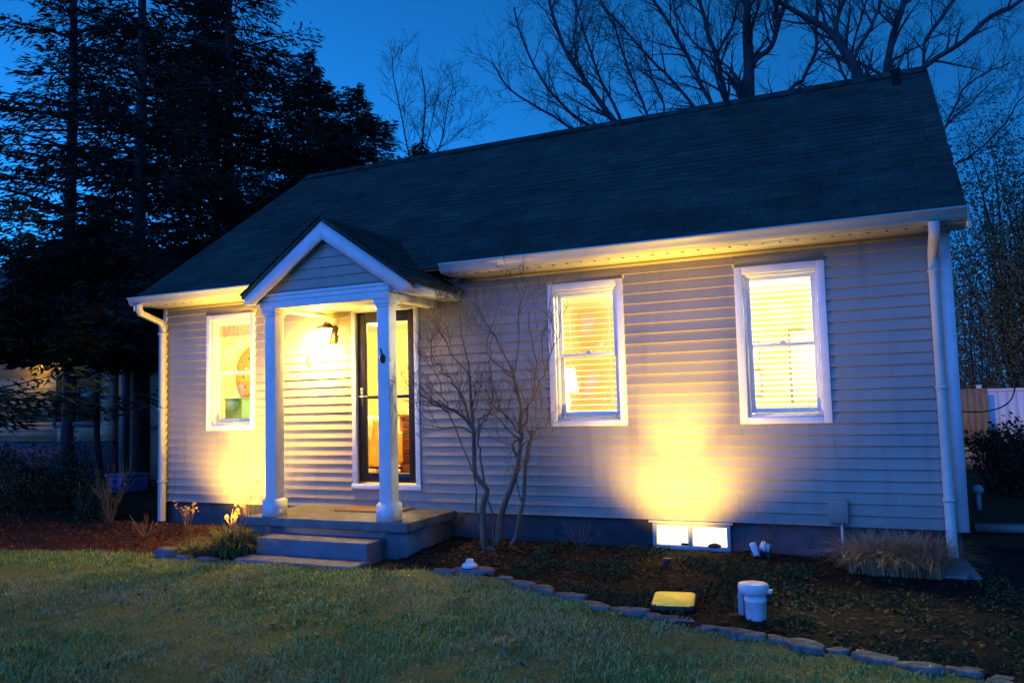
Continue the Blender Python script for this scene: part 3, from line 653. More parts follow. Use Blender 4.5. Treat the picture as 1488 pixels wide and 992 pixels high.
# ------------------------------------------------------------------ porch roof, beam and posts (parts of the cottage)
xc = 3.455; hw = 1.05; py0 = -1.12; zr, zE = 3.18, 2.45; ps = (zr - zE) / hw
pr_ = MB()
for s in (-1, 1):
    xe = xc + s * (hw + .03); zeave = zr - ps * (hw + .03); th = .05
    top = [(xc, py0, zr), (xe, py0, zeave), (xe, .0 if s > 0 else -.02, zeave), (xc, .30, zr)]
    bot = [(x, y, zz - th) for x, y, zz in top]
    pr_.add(top + bot, [(0, 1, 2, 3), (4, 7, 6, 5), (0, 4, 5, 1), (1, 5, 6, 2), (2, 6, 7, 3), (3, 7, 4, 0)])
    # shingle courses as thin wedges
    n = 9
    for i in range(n):
        t0 = i / n; xa = xc + s * (hw + .045) * (1 - t0); xb = xc + s * (hw + .045) * (1 - (i + 1.12) / n) if i < n - 1 else xc
        za = zr - ps * abs(xa - xc) + .016; zb = zr - ps * abs(xb - xc) + .004
        ya = 0.30 * (1 - abs(xa - xc) / hw); yb = .30 * (1 - abs(xb - xc) / hw)
        pr_.quads([[(xa, py0 - .012, za), (xb, py0 - .012, zb), (xb, yb, zb), (xa, ya, za)], [(xa, py0 - .012, za - .016), (xa, ya, za - .016), (xa, ya, za), (xa, py0 - .012, za)]])
pr_.build('porch_roof', 'shingle', house)
rkb = MB()
for s in (-1, 1):
    xe = xc + s * hw; dz = .05
    wv = .155
    rkb.add([(xc, py0 + .012, zr - dz), (xe, py0 + .012, zE - dz), (xe, py0 + .012, zE - dz - .085), (xe - s * .12, py0 + .012, zE - dz - .085), (xc, py0 + .012, zr - dz - wv - .035),
             (xc, py0 + .05, zr - dz), (xe, py0 + .05, zE - dz), (xe, py0 + .05, zE - dz - .085), (xe - s * .12, py0 + .05, zE - dz - .085), (xc, py0 + .05, zr - dz - wv - .035)],
            [(0, 1, 2, 3, 4), (5, 9, 8, 7, 6), (0, 5, 6, 1), (1, 6, 7, 2), (2, 7, 8, 3), (3, 8, 9, 4)])
rkb.build('gable_rake', 'white', house)
for s in (-1, 1):
    xe = xc + s * hw; eb = MB()
    eb.box(min(xe, xe - s * .02), max(xe, xe - s * .02), py0 + .051, -.03, zE - .135, zE - .052)
    eb.box(min(xe - s * .021, xc + s * .86), max(xe - s * .021, xc + s * .86), py0 + .051, -.03, zE - .135, zE - .12)
    eb.build('porch_eave_board', 'white', house)
# gable siding
gs = MB(); zz = zE - .11; apex = zr - .05 - .05; yg = -1.005
while zz < apex:
    zt = min(zz + .105, apex); w0 = (apex + .07 - zz) / ps; w1 = (apex + .07 - zt) / ps
    gs.quads([[(xc - w0, yg - .016, zz), (xc + w0, yg - .016, zz), (xc + w1, yg - .003, zt), (xc - w1, yg - .003, zt)], [(xc - w0, yg - .016, zz), (xc + w0, yg - .016, zz), (xc + w0, yg, zz), (xc - w0, yg, zz)]])
    zz += .105
gs.poly([(xc - hw, yg + .002, zE - .1), (xc + hw, yg + .002, zE - .1), (xc, yg + .002, zr - .05)])
gs.build('gable_siding', 'siding', house)
bm = MB(); bx0, bx1 = 2.545, 4.225
bm.box(bx0, bx1, -1.02, -.82, 2.262, 2.415); bm.box(bx0, bx0 + .16, -.82, -.035, 2.262, 2.415); bm.box(bx1 - .16, bx1, -.82, -.035, 2.262, 2.415)
bm.box(bx0 - .012, bx1 + .012, -1.032, -1.0205, 2.395, 2.425)
bm.build('porch_beam', 'white', house, bevel=.004)
pc = MB(); pc.box(bx0 + .161, bx1 - .161, -.819, -.03, 2.30, 2.315); pc.build('porch_ceiling', 'white', house)
for px in (2.655, 4.125):
    q = MB(); h_ = .071; yc = -.915
    q.box(px - h_, px + h_, yc - h_, yc + h_, .2, 2.205)
    post = q.build('porch_post', 'white', house, bevel=.006)
    q = MB(); q.box(px - .093, px + .093, yc - .093, yc + .093, .0215, .19); q.prism([(px - .093, yc - .093, .19), (px + .093, yc - .093, .19), (px + .072, yc - .072, .205), (px - .072, yc - .072, .205)], (0, 0, .0004))
    V = [(px + i * .093, yc + j * .093, .19) for i, j in ((-1, -1), (1, -1), (1, 1), (-1, 1))] + [(px + i * .0715, yc + j * .0715, .215) for i, j in ((-1, -1), (1, -1), (1, 1), (-1, 1))]
    q.add(V, [(0, 1, 5, 4), (1, 2, 6, 5), (2, 3, 7, 6), (3, 0, 4, 7)])
    q.build('post_base', 'white', post)
    q = MB(); q.box(px - .083, px + .083, yc - .083, yc + .083, 2.185, 2.215); q.box(px - .096, px + .096, yc - .096, yc + .096, 2.2155, 2.261); q.build('post_capital', 'white', post, bevel=.004)
# ------------------------------------------------------------------ stoop
st = thing('porch_steps', (3.37, -.6, -.33), 'grey concrete porch slab with two broad steps below the front door', 'steps')
q = MB(); q.box(2.31, 4.40, -1.02, -.002, -.075, .02); q.build('porch_slab', 'concrete', st, bevel=.012)
q = MB(); q.box(2.37, 4.34, -.965, -.004, -.5, -.0755); q.build('slab_base', 'bluecon', st)
q = MB(); q.box(2.75, 4.12, -1.31, -.966, -.5, -.14); q.build('step', 'bluecon', st, bevel=.012)
q = MB(); q.box(2.74, 4.18, -1.62, -1.311, -.5, -.298); q.build('step', 'bluecon', st, bevel=.012)

# ================================================================== THINGS IN AND ON THE HOUSE
# wall lantern by the door
lx, lz = 2.78, 2.03
ln_ = thing('wall_lantern', (lx, -.02, lz), 'lit wall lantern with dark metal cap beside the black storm door', 'lantern')
q = MB(); q.box(lx - .05, lx + .05, -.035, -.0195, lz - .10, lz + .12); q.build('back_plate', 'bronze', ln_)
q = MB(); q.tube([(lx, -.03, lz + .08), (lx, -.10, lz + .14), (lx, -.17, lz + .135), (lx, -.18, lz + .11)], .010, 8); q.build('lantern_arm', 'bronze', ln_)
q = MB(); q.lathe((lx, -.18, lz), [(.115, .075), (.118, .085), (.05, .125), (.02, .135), (.012, .155)], 6); q.lathe((lx, -.18, lz), [(.06, -.115), (.06, -.10)], 6); 
for k in range(6):
    t = k * math.pi / 3; q.tube([(lx + .1 * math.cos(t), -.18 + .1 * math.sin(t), lz + .075), (lx + .057 * math.cos(t), -.18 + .057 * math.sin(t), lz - .105)], .006, 4)
q.build('lantern_cage', 'bronze', ln_)
q = MB(); q.lathe((lx, -.18, lz), [(.05, -.10), (.09, .073)], 6); q.build('lantern_glass', 'lglass', ln_)
lamp('porch_lamp', 'POINT', (lx - .12, -.20, lz - .14), 22, size=.09, parent=ln_)
lamp('porch_lamp', 'SPOT', (lx - .12, -.36, lz - .06), 110, size=.10, aim=(lx - .22, 0, lz - .28), spot=125, parent=ln_)  # extra spot added in front of the lantern, brightens only the siding

q = MB(); q.tube([(2.40, -.03, 1.79), (2.40, -.05, 1.80), (2.41, -.055, 1.77), (2.405, -.04, 1.71), (2.43, -.05, 1.68), (2.46, -.05, 1.70)], .010, 6); q.tube([(2.40, -.01, 1.78), (2.40, -.05, 1.79)], .012, 6)
tag(q.build('wall_hook', 'bronze', loc=(2.40, -.01, 1.75)), 'small curved bronze hook on the brightly lit siding left of the door', 'hook')
q = MB(); q.tube([(4.10, -.995, 1.76), (4.105, -.998, 1.73), (4.118, -.998, 1.70)], .006, 6)
q.lathe((4.125, -1.0, 1.64), [(.008, .06), (.026, .045), (.03, .02), (.022, -.01), (.01, -.03)], 12)
tag(q.build('hanging_ornament', 'bronze', loc=(4.12, -1.0, 1.65)), 'small dark ornament hanging on the front of the right porch post', 'ornament')
q = MB(); q.box(3.08, 3.88, -.44, -.06, .0205, .038)
tag(q.build('doormat', 'coir', loc=(3.48, -.25, .02), bevel=.005), 'brown coir doormat lying on the porch slab at the door', 'doormat')

# blinds
def blind(o, label, z0, tilt, pitch):
    a, b, c, d = o; xc_ = (a + b) / 2; t = thing('window_blind', (xc_, .125, c), label, 'blind', 'slatted blinds in the bedroom windows')
    q = MB(); q.box(a + .03, b - .03, .105, .15, d - .075, d - .028); q.build('head_rail', 'slat', t)
    q = MB(); z = z0 + .05; 
    r_ = random.Random(int(a * 10))
    while z < d - .09:
        w = .0245; tt = tilt + r_.uniform(-.03, .03); dy, dz = w * math.cos(tt), w * math.sin(tt)
        P0 = [(a + .034, .1265 - dy, z - dz), (a + .034, .1265, z + .003), (a + .034, .1265 + dy, z + dz)]
        for p, p2 in zip(P0[:-1], P0[1:]): q.poly([p, p2, (b - .034, p2[1], p2[2]), (b - .034, p[1], p[2])])
        z += pitch
    q.build('slats', 'slat', t)
    q = MB(); q.box(a + .034, b - .034, .105, .148, z0, z0 + .018); q.build('bottom_rail', 'slat', t)
    q = MB()
    for x in (a + .12, b - .12): q.tube([(x, .1, d - .06), (x, .1, z0)], .0018, 4)
    q.build('ladder_cord', 'slat', t)
blind(OPEN[1], 'lit slatted blind in the window just right of the bare shrub', 1.02, .22, .060)
blind(OPEN[2], 'brightly lit slatted blind in the window nearest the right corner of the house', 1.04, .42, .052)

# lamps and furniture inside
def table_lamp(x, y, z, label, watts, r=.14):
    t = thing('table_lamp', (x, y, z), label, 'lamp')
    q = MB(); q.lathe((x, y, z), [(.08, 0), (.08, .02), (.03, .05), (.055, .15), (.02, .28), (.01, .33)], 16); q.build('lamp_base', 'cloth', t)
    q = MB(); q.lathe((x, y, z), [(r, .26), (r * .75, .52)], 20); q.build('lamp_shade', 'shade', t)
    lamp('table_lamp_light', 'POINT', (x, y, z + .62), watts, (1, .74, .40), .08, parent=t)
def ceiling_light(x, y, z, label, watts, col):
    t = thing('ceiling_light', (x, y, z), label, 'lamp')
    q = MB(); q.lathe((x, y, z), [(.07, -.001), (.07, -.03)], 16); q.build('ceiling_plate', 'bronze', t)
    q = MB(); q.lathe((x, y, z), [(.17, -.031), (.16, -.08), (.09, -.12), (.01, -.13)], 20); q.build('light_bowl', 'shade', t)
    lamp('ceiling_lamp', 'POINT', (x, y, z - .25), watts, col, .12, parent=t)
def table(x, y, z, w, d_, h, name, label, cat, m):
    t = thing(name, (x, y, z), label, cat)
    q = MB(); q.box(x - w / 2, x + w / 2, y - d_ / 2, y + d_ / 2, z + h - .035, z + h); q.build('table_top', m, t, bevel=.004)
    for i in (-1, 1):
        for j in (-1, 1):
            q = MB(); cx, cy = x + i * (w / 2 - .03), y + j * (d_ / 2 - .03); q.box(cx - .02, cx + .02, cy - .02, cy + .02, z, z + h - .0355); q.build('leg', m, t)
table(5.45, .62, .24, .5, .45, .78, 'side_table', 'wooden side table behind the blind beside the bare shrub', 'table', 'wood')
table_lamp(5.48, .62, 1.02, 'glowing table lamp behind the blind beside the bare shrub', 5)
ceiling_light(7.5, .85, 2.5, 'bright bowl light on the bedroom ceiling behind the right hand blind', 110, (1, .88, .48))
ceiling_light(1.9, 2.2, 2.5, 'warm bowl light on the ceiling seen past the left window', 14, (1, .80, .34))
ceiling_light(2.75, 1.45, 2.5, 'warm bowl light on the ceiling inside the front door', 34, (1, .80, .36))

def framed(x, y, z, w, h, axis, label):
    t = thing('framed_picture', (x, y, z), label, 'picture', 'framed pictures on the interior walls')
    q = MB(); p = MB(); e = .03
    B = lambda mb, a0, a1, z0, z1, d0, d1: mb.box(a0, a1, y + d0, y + d1, z0, z1) if axis == 'x' else mb.box(x - d1, x - d0, a0, a1, z0, z1)
    c0 = x if axis == 'x' else y
    if axis == 'x':
        B(q, c0 - w / 2, c0 - w / 2 + e, z, z + h, -.025, -.002); B(q, c0 + w / 2 - e, c0 + w / 2, z, z + h, -.025, -.002); B(q, c0 - w / 2 + e, c0 + w / 2 - e, z, z + e, -.025, -.002); B(q, c0 - w / 2 + e, c0 + w / 2 - e, z + h - e, z + h, -.025, -.002)
        B(p, c0 - w / 2 + e, c0 + w / 2 - e, z + e, z + h - e, -.012, -.003)
    q.build('picture_frame', 'frame', t); p.build('picture_print', 'paper', t)
framed(.78, 4.1, 1.62, .34, .42, 'x', 'upper framed picture seen through the glass of the black storm door')
framed(.82, 4.1, 1.05, .34, .42, 'x', 'lower framed picture seen through the glass of the black storm door')
framed(7.02, 3.4, 1.62, .46, .30, 'x', 'upper small framed picture seen through the right hand blind')
framed(7.02, 3.4, 1.18, .46, .36, 'x', 'lower small framed picture seen through the right hand blind')
framed(7.95, 3.4, 1.05, .7, 1.0, 'x', 'large framed panel seen at the right of the right hand blind')
# armchair
ac = thing('armchair', (2.2, 1.55, .24), 'orange upholstered armchair behind the lower glass of the storm door', 'armchair')
def cushion(x0, x1, y0, y1, z0, z1, name, m, b=.05):
    q = MB(); q.box(x0, x1, y0, y1, z0, z1); o = q.build(name, m, ac, bevel=b); o.modifiers['bevel'].segments = 4; return o
cushion(1.85, 2.6, 1.15, 1.30, .36, 1.02, 'chair_back', 'orange', .06); cushion(1.98, 2.47, 1.31, 1.85, .45, .66, 'seat', 'orange'); cushion(1.85, 1.975, 1.31, 1.9, .36, .82, 'armrest', 'orange'); cushion(2.475, 2.6, 1.31, 1.9, .36, .82, 'armrest', 'orange')
for x in (1.9, 2.55):
    for y in (1.2, 1.85): MB().lathe((x, y, .24), [(.018, 0), (.028, .125)], 8).build('leg', 'wood', ac)
q = MB(); V = []; n = 10
for i in range(n):
    t = i / (n - 1); zz = 1.03 + .012 * math.sin(t * 9); yy = 1.10 + .3 * t
    if t < .35: zz -= (0.35 - t) * .9; yy = 1.10 + .05 * t
    V += [(2.22 + .05 * math.sin(t * 5), yy, zz + .02), (2.50 + .03 * math.sin(t * 7), yy, zz - .01)]
q.add(V, [(2 * i, 2 * i + 1, 2 * i + 3, 2 * i + 2) for i in range(n - 1)]); tw = q.build('throw_blanket', 'cloth', loc=(2.36, 1.2, 1.03)); sm = tw.modifiers.new('thick', 'SOLIDIFY'); sm.thickness = .02
tag(tw, 'cream throw draped over the orange armchair back', 'blanket')
# louvred cabinet with plant
cbn = thing('louvred_cabinet', (2.95, 1.9, .24), 'reddish wooden louvred cabinet right of the porch post seen through the door', 'cabinet')
q = MB(); q.box(2.55, 3.35, 1.75, 2.15, .24, 1.02); q.box(2.52, 3.38, 1.72, 2.18, 1.0205, 1.05); q.build('cabinet_body', 'wood', cbn)
q = MB()
for i in range(14): q.prism([(2.6, 1.749, .34 + i * .045), (2.6, 1.73, .345 + i * .045), (2.6, 1.749, .38 + i * .045)], (.7, 0, 0))
q.build('louvre_front', 'wood', cbn)
pl_ = thing('potted_twigs', (2.85, 1.95, 1.05), 'potted dry twigs standing on the louvred cabinet', 'plant')
q = MB(); q.lathe((2.85, 1.95, 1.05), [(.05, 0), (.07, .1), (.06, .13)], 14); q.build('pot', 'ndark', pl_)
q = MB()
for i in range(10):
    t = rs.uniform(0, 6.28); q.tube([(2.85, 1.95, 1.15), (2.85 + .06 * math.cos(t), 1.95 + .06 * math.sin(t), 1.5), (2.85 + .16 * math.cos(t), 1.95 + .16 * math.sin(t), 1.85)], [.006, .005, .002], 4)
q.build('twigs', 'wood', pl_)
# left window things: valance, round plate, green box, sofa
q = MB(); V = []; n = 40
for i in range(n + 1):
    x = .855 + (.60) * i / n; y = .125 + .012 * math.sin(i * 1.3)
    V += [(x, y, 2.30), (x, y, 2.13 + .008 * math.sin(i * .9))]
q.add(V, [(2 * i, 2 * i + 1, 2 * i + 3, 2 * i + 2) for i in range(n)])
tag(q.build('valance', 'valance', loc=(1.15, .125, 2.2)), 'short grey gathered valance at the top of the left window', 'valance')
q = MB(); th = np.linspace(0, 2 * math.pi, 40, endpoint=False)
cy, cz, rr_ = 1.62, 1.66, .50
for x0, x1, r0 in ((.152, .175, rr_), (.1755, .182, rr_ * .93)):
    q.prism([(x0, cy + r0 * math.cos(t), cz + r0 * math.sin(t)) for t in th], (x1 - x0, 0, 0))
rp_ = q.build('round_wall_plate', 'clockface', loc=(.16, cy, cz)); tag(rp_, 'large round wooden plate on the wall seen in the left window', 'wall plate')
for t in np.linspace(0, 2 * math.pi, 16, endpoint=False): MB().box(.1825, .187, cy + .38 * math.cos(t) - .02, cy + .38 * math.cos(t) + .02, cz + .38 * math.sin(t) - .02, cz + .38 * math.sin(t) + .02).build('plate_stud', 'frame', rp_)
sofa = thing('sofa', (.62, 1.2, .24), 'brown fabric sofa back along the bottom of the left window', 'sofa')
q = MB(); q.box(.2, 1.0, .5, 2.4, .3, .68); q.build('sofa_seat', 'sofa', sofa, bevel=.05)
q = MB(); q.box(.19, .42, .5, 2.4, .685, 1.06); q.build('sofa_back', 'sofa', sofa, bevel=.06)
for y in (.6, 2.3):
    for x in (.28, .92): MB().box(x - .03, x + .03, y - .03, y + .03, .24, .3).build('leg', 'wood', sofa)
q = MB(); q.box(.50, .80, .55, .85, .69, 1.31); q.box(.49, .81, .54, .86, 1.3105, 1.335)
tag(q.build('storage_box', 'green', loc=(.65, .7, .69), bevel=.01), 'green storage box with a lid standing on the brown sofa', 'box')

# vent box and conduit on the right of the wall
vb = thing('utility_box', (8.30, -.05, .03), 'pale utility box on the siding above a thin conduit to the ground', 'utility box')
q = MB(); q.box(8.215, 8.375, -.10, -.02, .035, .235); q.build('box_body', 'siding', vb, bevel=.008)
q = MB(); q.tube([(8.315, -.055, .034), (8.315, -.055, -.24), (8.34, -.10, -.27), (8.5, -.28, -.262)], .012, 8); q.build('conduit', 'alu', vb)

def smooth_pts(pts):
    P_ = np.array(pts, float); out = [P_[0]]
    for a, b in zip(P_[:-1], P_[1:]): out += [a + (b - a) * t for t in (.33, .66, 1)]
    return out
# flood lights
fl_ = thing('flood_light', (7.2, -1.86, -.33), 'flat rectangular flood light glowing yellow in the dark bed near the stone edging', 'flood light')
C0 = np.array([7.25, -1.95, -.285]); ux = np.array([.985, .17, 0]); uy = np.array([-.17, .985, 0.0]); uz = np.array([0, 0, 1.])
def rr_prof(hx, hy, r, c):
    pts = []
    for sx, sy, a0 in ((1, 1, 0), (-1, 1, 90), (-1, -1, 180), (1, -1, 270)):
        for k in range(5):
            t = R(a0 + k * 22.5); pts.append(c + ux * (sx * (hx - r) + r * math.cos(t)) + uy * (sy * (hy - r) + r * math.sin(t)))
    return pts
tl = np.array([0, 0, 1.])
uy = uy * math.cos(R(2)) + tl * math.sin(R(2)); nn = np.cross(ux, uy)
q = MB(); q.prism(rr_prof(.155, .19, .05, C0 - nn * .03), nn * .04); q.build('light_housing', 'cable', fl_)
q = MB(); q.prism(rr_prof(.145, .178, .045, C0 + nn * .0105), nn * .006); q.build('light_lens', 'lens', fl_)
q = MB(); q.tube([C0 - ux * .172 + uy * .1 - nn * .03, C0 - ux * .172 + uy * .1 + nn * .02, C0 - ux * .172 + uy * .20 + nn * .02, C0 + ux * .172 + uy * .20 + nn * .02, C0 + ux * .172 + uy * .1 + nn * .02, C0 + ux * .172 + uy * .1 - nn * .03], .008, 6); q.build('mounting_bracket', 'cable', fl_)
def spotlight(x, y, tx, label, e1, e2, e3):
    f2 = thing('garden_spotlight', (x, y, -.31), label, 'spotlight', 'garden spotlights washing the siding')
    q = MB(); q.lathe((x, y, -.36), [(.012, 0), (.012, .09)], 8); q.build('spotlight_stake', 'cable', f2)
    q = MB(); q.lathe((x, y, -.272), [(.028, 0), (.036, .01), (.038, .045)], 14); q.build('spotlight_head', 'cable', f2)
    p = (x, y + .01, -.20)
    lamp('garden_beam', 'SPOT', p, e1, WARM, .03, aim=(tx, 0, .46), spot=88, blend=1.0, parent=f2)
    lamp('garden_beam', 'SPOT', p, e2, WARM, .03, aim=(tx, 0, 1.60), spot=46, blend=1.0, parent=f2)
    lamp('garden_spill', 'SPOT', p, e3, WARM, .03, aim=(tx, 0, 1.7), spot=128, blend=1.0, parent=f2)
spotlight(6.90, -.74, 6.86, 'small dark garden spotlight in the bed just in front of the basement window', 25, 115, 42)
spotlight(1.56, -.74, 1.36, 'small dark garden spotlight behind the orange stalks under the left window', 36, 100, 52)

# twin white lamp heads lying by the wall
tw2 = thing('twin_garden_lamp', (7.63, -.2, -.29), 'small white twin lamp heads tilted in the bed right of the basement window', 'garden lamp')
q = MB(); q.obox((7.575, -.2, -.205), (.025, 0, .008), (0, .03, 0), (-.02, 0, .055)); q.build('lamp_head', 'bucket', tw2, bevel=.008)
q = MB(); V = MB(); q.tube([(7.63, -.19, -.165), (7.71, -.2, -.20)], .042, 14); q.build('lamp_head', 'bucket', tw2)
q = MB(); q.tube([(7.59, -.19, -.2), (7.61, -.18, -.23), (7.65, -.19, -.18)], .01, 6); q.tube([(7.61, -.18, -.23), (7.61, -.17, -.34)], .01, 6); q.build('lamp_stake', 'steel', tw2)

# bucket
bk = thing('bucket', (7.835, -2.04, -.335), 'white plastic bucket with thick overhanging lid and grey side bracket', 'bucket')
bx, by, bz = 7.838, -2.04, -.345
q = MB(); q.lathe((bx, by, bz), [(.064, 0), (.070, .01), (.073, .125), (.077, .128), (.077, .137), (.073, .14), (.075, .19)], 28); q.build('bucket_body', 'bucket', bk, smooth=False)
q = MB(); q.lathe((bx - .01, by, bz), [(.088, .175), (.100, .18), (.104, .225), (.098, .24), (.06, .246), (.01, .247)], 28); q.box(bx + .075, bx + .115, by - .03, by + .03, bz + .185, bz + .205); q.build('bucket_lid', 'bucket', bk)
q = MB(); q.box(bx - .118, bx - .078, by - .01, by + .05, bz + .02, bz + .18); q.build('side_bracket', 'greyp', bk, bevel=.008)

# ================================================================== BED EDGING, ROCKS
def stone(x, y, w, d_, h, a, name, label, cat, m, group=None, z=None, bump=.12, tilt=0.0):
    q = MB(); n = 8 + int(rs.randint(0, 4)); th = np.sort(np.linspace(0, 2 * math.pi, n, endpoint=False) + rs.uniform(-.2, .2, n))
    rad = 1 + rs.uniform(-bump, bump, n); ca, sa = math.cos(a), math.sin(a); z0 = (gzf(x, y) if z is None else z)
    ring = lambda s, zz, jit: [(x + (w / 2 * s * r_ * math.cos(t)) * ca - (d_ / 2 * s * r_ * math.sin(t)) * sa, y + (w / 2 * s * r_ * math.cos(t)) * sa + (d_ / 2 * s * r_ * math.sin(t)) * ca, z0 + zz + tilt * math.cos(t) * w / 2 + rs.uniform(-jit, jit)) for t, r_ in zip(th, rad)]
    V = ring(1.0, -.06, 0) + ring(1.0, h * .7, h * .15) + ring(.95, h * .97, h * .12) + ring(.5, h, h * .16)
    f = [(i * n + j, i * n + (j + 1) % n, (i + 1) * n + (j + 1) % n, (i + 1) * n + j) for i in range(3) for j in range(n)] + [tuple(3 * n + j for j in range(n))]
    q.add(V, f)
    return tag(q.build(name, m, loc=(x, y, z0)), label, cat, group)
ex = [e for e in EDGE if 5.2 <= e[0] <= 14]; x = 5.5
i = 0
while x < 11.6:
    w = rs.uniform(.12, .33); y = float(edge_y(x + w / 2)); y2 = float(edge_y(x + w)); y1 = float(edge_y(x)); a = math.atan2(y2 - y1, w)
    ws = w / math.cos(a)
    stone(x + w / 2, y + .05 + rs.uniform(-.06, .05), ws * 1.02, rs.uniform(.10, .18), rs.uniform(.008, .036), a + rs.uniform(-.2, .2), 'edging_stone', 'flat grey stone in the curved row between lawn and dark bed', 'stone', 'stone', 'flat edging stones between lawn and bed', tilt=rs.uniform(-.1, .1), bump=.3)
    x += w * rs.uniform(.92, 1.05); i += 1
stone(5.30, -1.33, .42, .22, .03, .1, 'flat_stone', 'flat dark stone under a small white cap at the start of the edging', 'stone', 'rock')
stone(5.02, -1.40, .26, .15, .022, -.2, 'flat_stone', 'flat dark stone between the porch steps and the white cap', 'stone', 'rock')
q = MB(); q.lathe((5.25, -1.33, -.285), [(.075, 0), (.072, .02), (.05, .035), (.036, .04), (.036, .062), (.028, .07), (.005, .072)], 20)
tag(q.build('white_cap', 'bucket', loc=(5.25, -1.33, -.285)), 'small white round cap sitting on a flat stone at the lawn edge', 'cap')
stone(1.82, -1.60, .26, .18, .085, .2, 'rock', 'rounded purplish grey rock at the left end of the grass tuft', 'rock', 'rock', bump=.08)
stone(2.10, -1.64, .22, .13, .03, 0, 'flat_stone', 'flat dark stone right of the rounded rock', 'stone', 'rock')
stone(2.40, -1.62, .24, .13, .025, .1, 'flat_stone', 'flat dark stone below the tuft beside the bottom step', 'stone', 'rock')
# splash block under the right downspout
sp = MB(); sp.add([(9.08, -.24, -.27), (9.26, -.24, -.27), (9.34, -.62, -.285), (9.06, -.62, -.285), (9.08, -.24, -.20), (9.26, -.24, -.20), (9.32, -.62, -.255), (9.08, -.62, -.255)], [(0, 3, 2, 1), (0, 1, 5, 4), (1, 2, 6, 5), (2, 3, 7, 6), (3, 0, 4, 7), (4, 5, 6, 7)])
tag(sp.build('splash_block', 'concrete', loc=(9.18, -.42, -.28), bevel=.012), 'grey concrete splash block under the right hand downspout', 'splash block')
q = MB(); q.obox((9.82, 1.95, -.25), (.32, .02, 0), (-.01, .09, 0), (0, 0, .035)); tag(q.build('timber_plank', 'timber', loc=(9.82, 1.95, -.28)), 'pale grey plank lying on the ground by the right side of the house', 'plank')

# ================================================================== PLANTS
def blades(q, c, n, h, r, lean, w=.006, seg=4, up_=0.55, zb=None):
    """arching grass blades as thin strips"""
    c = np.asarray(c, float)
    for i in range(n):
        t = rs.uniform(0, 6.283); rad = r * math.sqrt(rs.uniform()); d = np.array([math.cos(t), math.sin(t), 0]); hh = h * rs.uniform(.55, 1.1)
        b = c + np.array([rad * math.cos(t + rs.uniform(-1, 1)), rad * math.sin(t + rs.uniform(-1, 1)), 0]); side = np.array([-math.sin(t + rs.uniform(-.6, .6)), math.cos(t), 0]) * w * rs.uniform(.6, 1.2)
        ln = lean * rs.uniform(.3, 1.3); V = []
        for k in range(seg + 1):
            s = k / seg; p = b + d * (ln * s ** 1.8) * hh + np.array([0, 0, hh * (s - up_ * ln * s ** 2.6)]); ww = side * (1 - s ** 1.5) + side * .08
            V += [p - ww, p + ww]
        q.add(V, [(2 * k, 2 * k + 1, 2 * k + 3, 2 * k + 2) for k in range(seg)])
def tuft(name, c, n, h, r, lean, m, label, cat='grass tuft', w=.005, group=None, spread=None):
    q = MB()
    for cc in (spread or [c]): blades(q, cc, n, h, r, lean, w)
    return tag(q.build(name, m, loc=c), label, cat, group)
tuft('grass_tuft', (2.45, -1.34, -.33), 260, .40, .12, 1.0, 'grassy', 'arching green grass tuft against the left end of the steps', w=.006, spread=[(2.5, -1.36, -.33), (2.38, -1.32, -.32), (2.58, -1.28, -.33)])
tuft('grass_tuft', (2.08, -1.42, -.33), 200, .20, .14, 1.1, 'grassy', 'low pale green tuft between the rounded rock and the arching tuft', w=.005, spread=[(2.0, -1.42, -.33), (2.2, -1.40, -.33)])
tuft('ornamental_grass', (8.72, -.50, -.29), 460, .46, .15, 1.0, 'tan', 'dry tan ornamental grass clump left of the right hand downspout', w=.004, spread=[(8.52, -.47, -.29), (8.66, -.52, -.29), (8.80, -.48, -.29), (8.92, -.52, -.29)])
def twigplant(name, c, n, h, spread, m, label, cat='plant', r0=.006, sub=2, group=None, leaf=0, leafm=None):
    q = MB(); lv = MB(); c = np.array(c, float)
    for i in range(n):
        t = rs.uniform(0, 6.283); d = np.array([math.cos(t) * spread * rs.uniform(.2, 1), math.sin(t) * spread * rs.uniform(.2, 1) * .6, h * rs.uniform(.55, 1)])
        P_ = [c + d * s + rs.normal(0, .012, 3) * s for s in (0, .3, .6, 1)]; q.tube(P_, [r0, r0 * .8, r0 * .6, r0 * .3], 4)
        for k in range(sub):
            s = rs.uniform(.35, .85); b = c + d * s; e = b + (d * .35 + rs.normal(0, .25, 3) * np.linalg.norm(d) * .4); q.tube([b, (b + e) / 2 + rs.normal(0, .008, 3), e], [r0 * .5, r0 * .4, r0 * .2], 3)
            if leaf:
                for z in range(leaf):
                    p = e + rs.normal(0, .015, 3); a = rs.normal(0, 1, 3); a /= np.linalg.norm(a); b2 = np.cross(a, rs.normal(0, 1, 3)); b2 /= np.linalg.norm(b2)
                    lv.poly([p - a * .02, p + b2 * .012, p + a * .028, p - b2 * .012])
    if leaf:
        th = thing(name, tuple(c), label, cat, group); q.build('stems', m, th); lv.build('leaves', leafm, th); return th
    return tag(q.build(name, m, loc=tuple(c)), label, cat, group)
twigplant('dry_plant', (1.06, -.62, -.30), 9, .42, .16, 'dry', 'dry plant with bright orange curled stalks in front of the left window', leaf=3, leafm='dry', r0=.005)
twigplant('dry_plant', (1.60, -.46, -.29), 6, .32, .12, 'dry', 'low dry plant with one orange leaf between the stalks and the steps', leaf=2, leafm='dry', r0=.004)
twigplant('bare_twigs', (1.78, -.38, -.28), 5, .95, .30, 'dry', 'tall bare thin twigs before the bright patch of siding beside the porch', r0=.004, sub=4)
twigplant('bare_twigs', (.72, -.95, -.31), 7, .34, .3, 'dry', 'short pale bare twigs between the left downspout and the orange stalks', r0=.004)
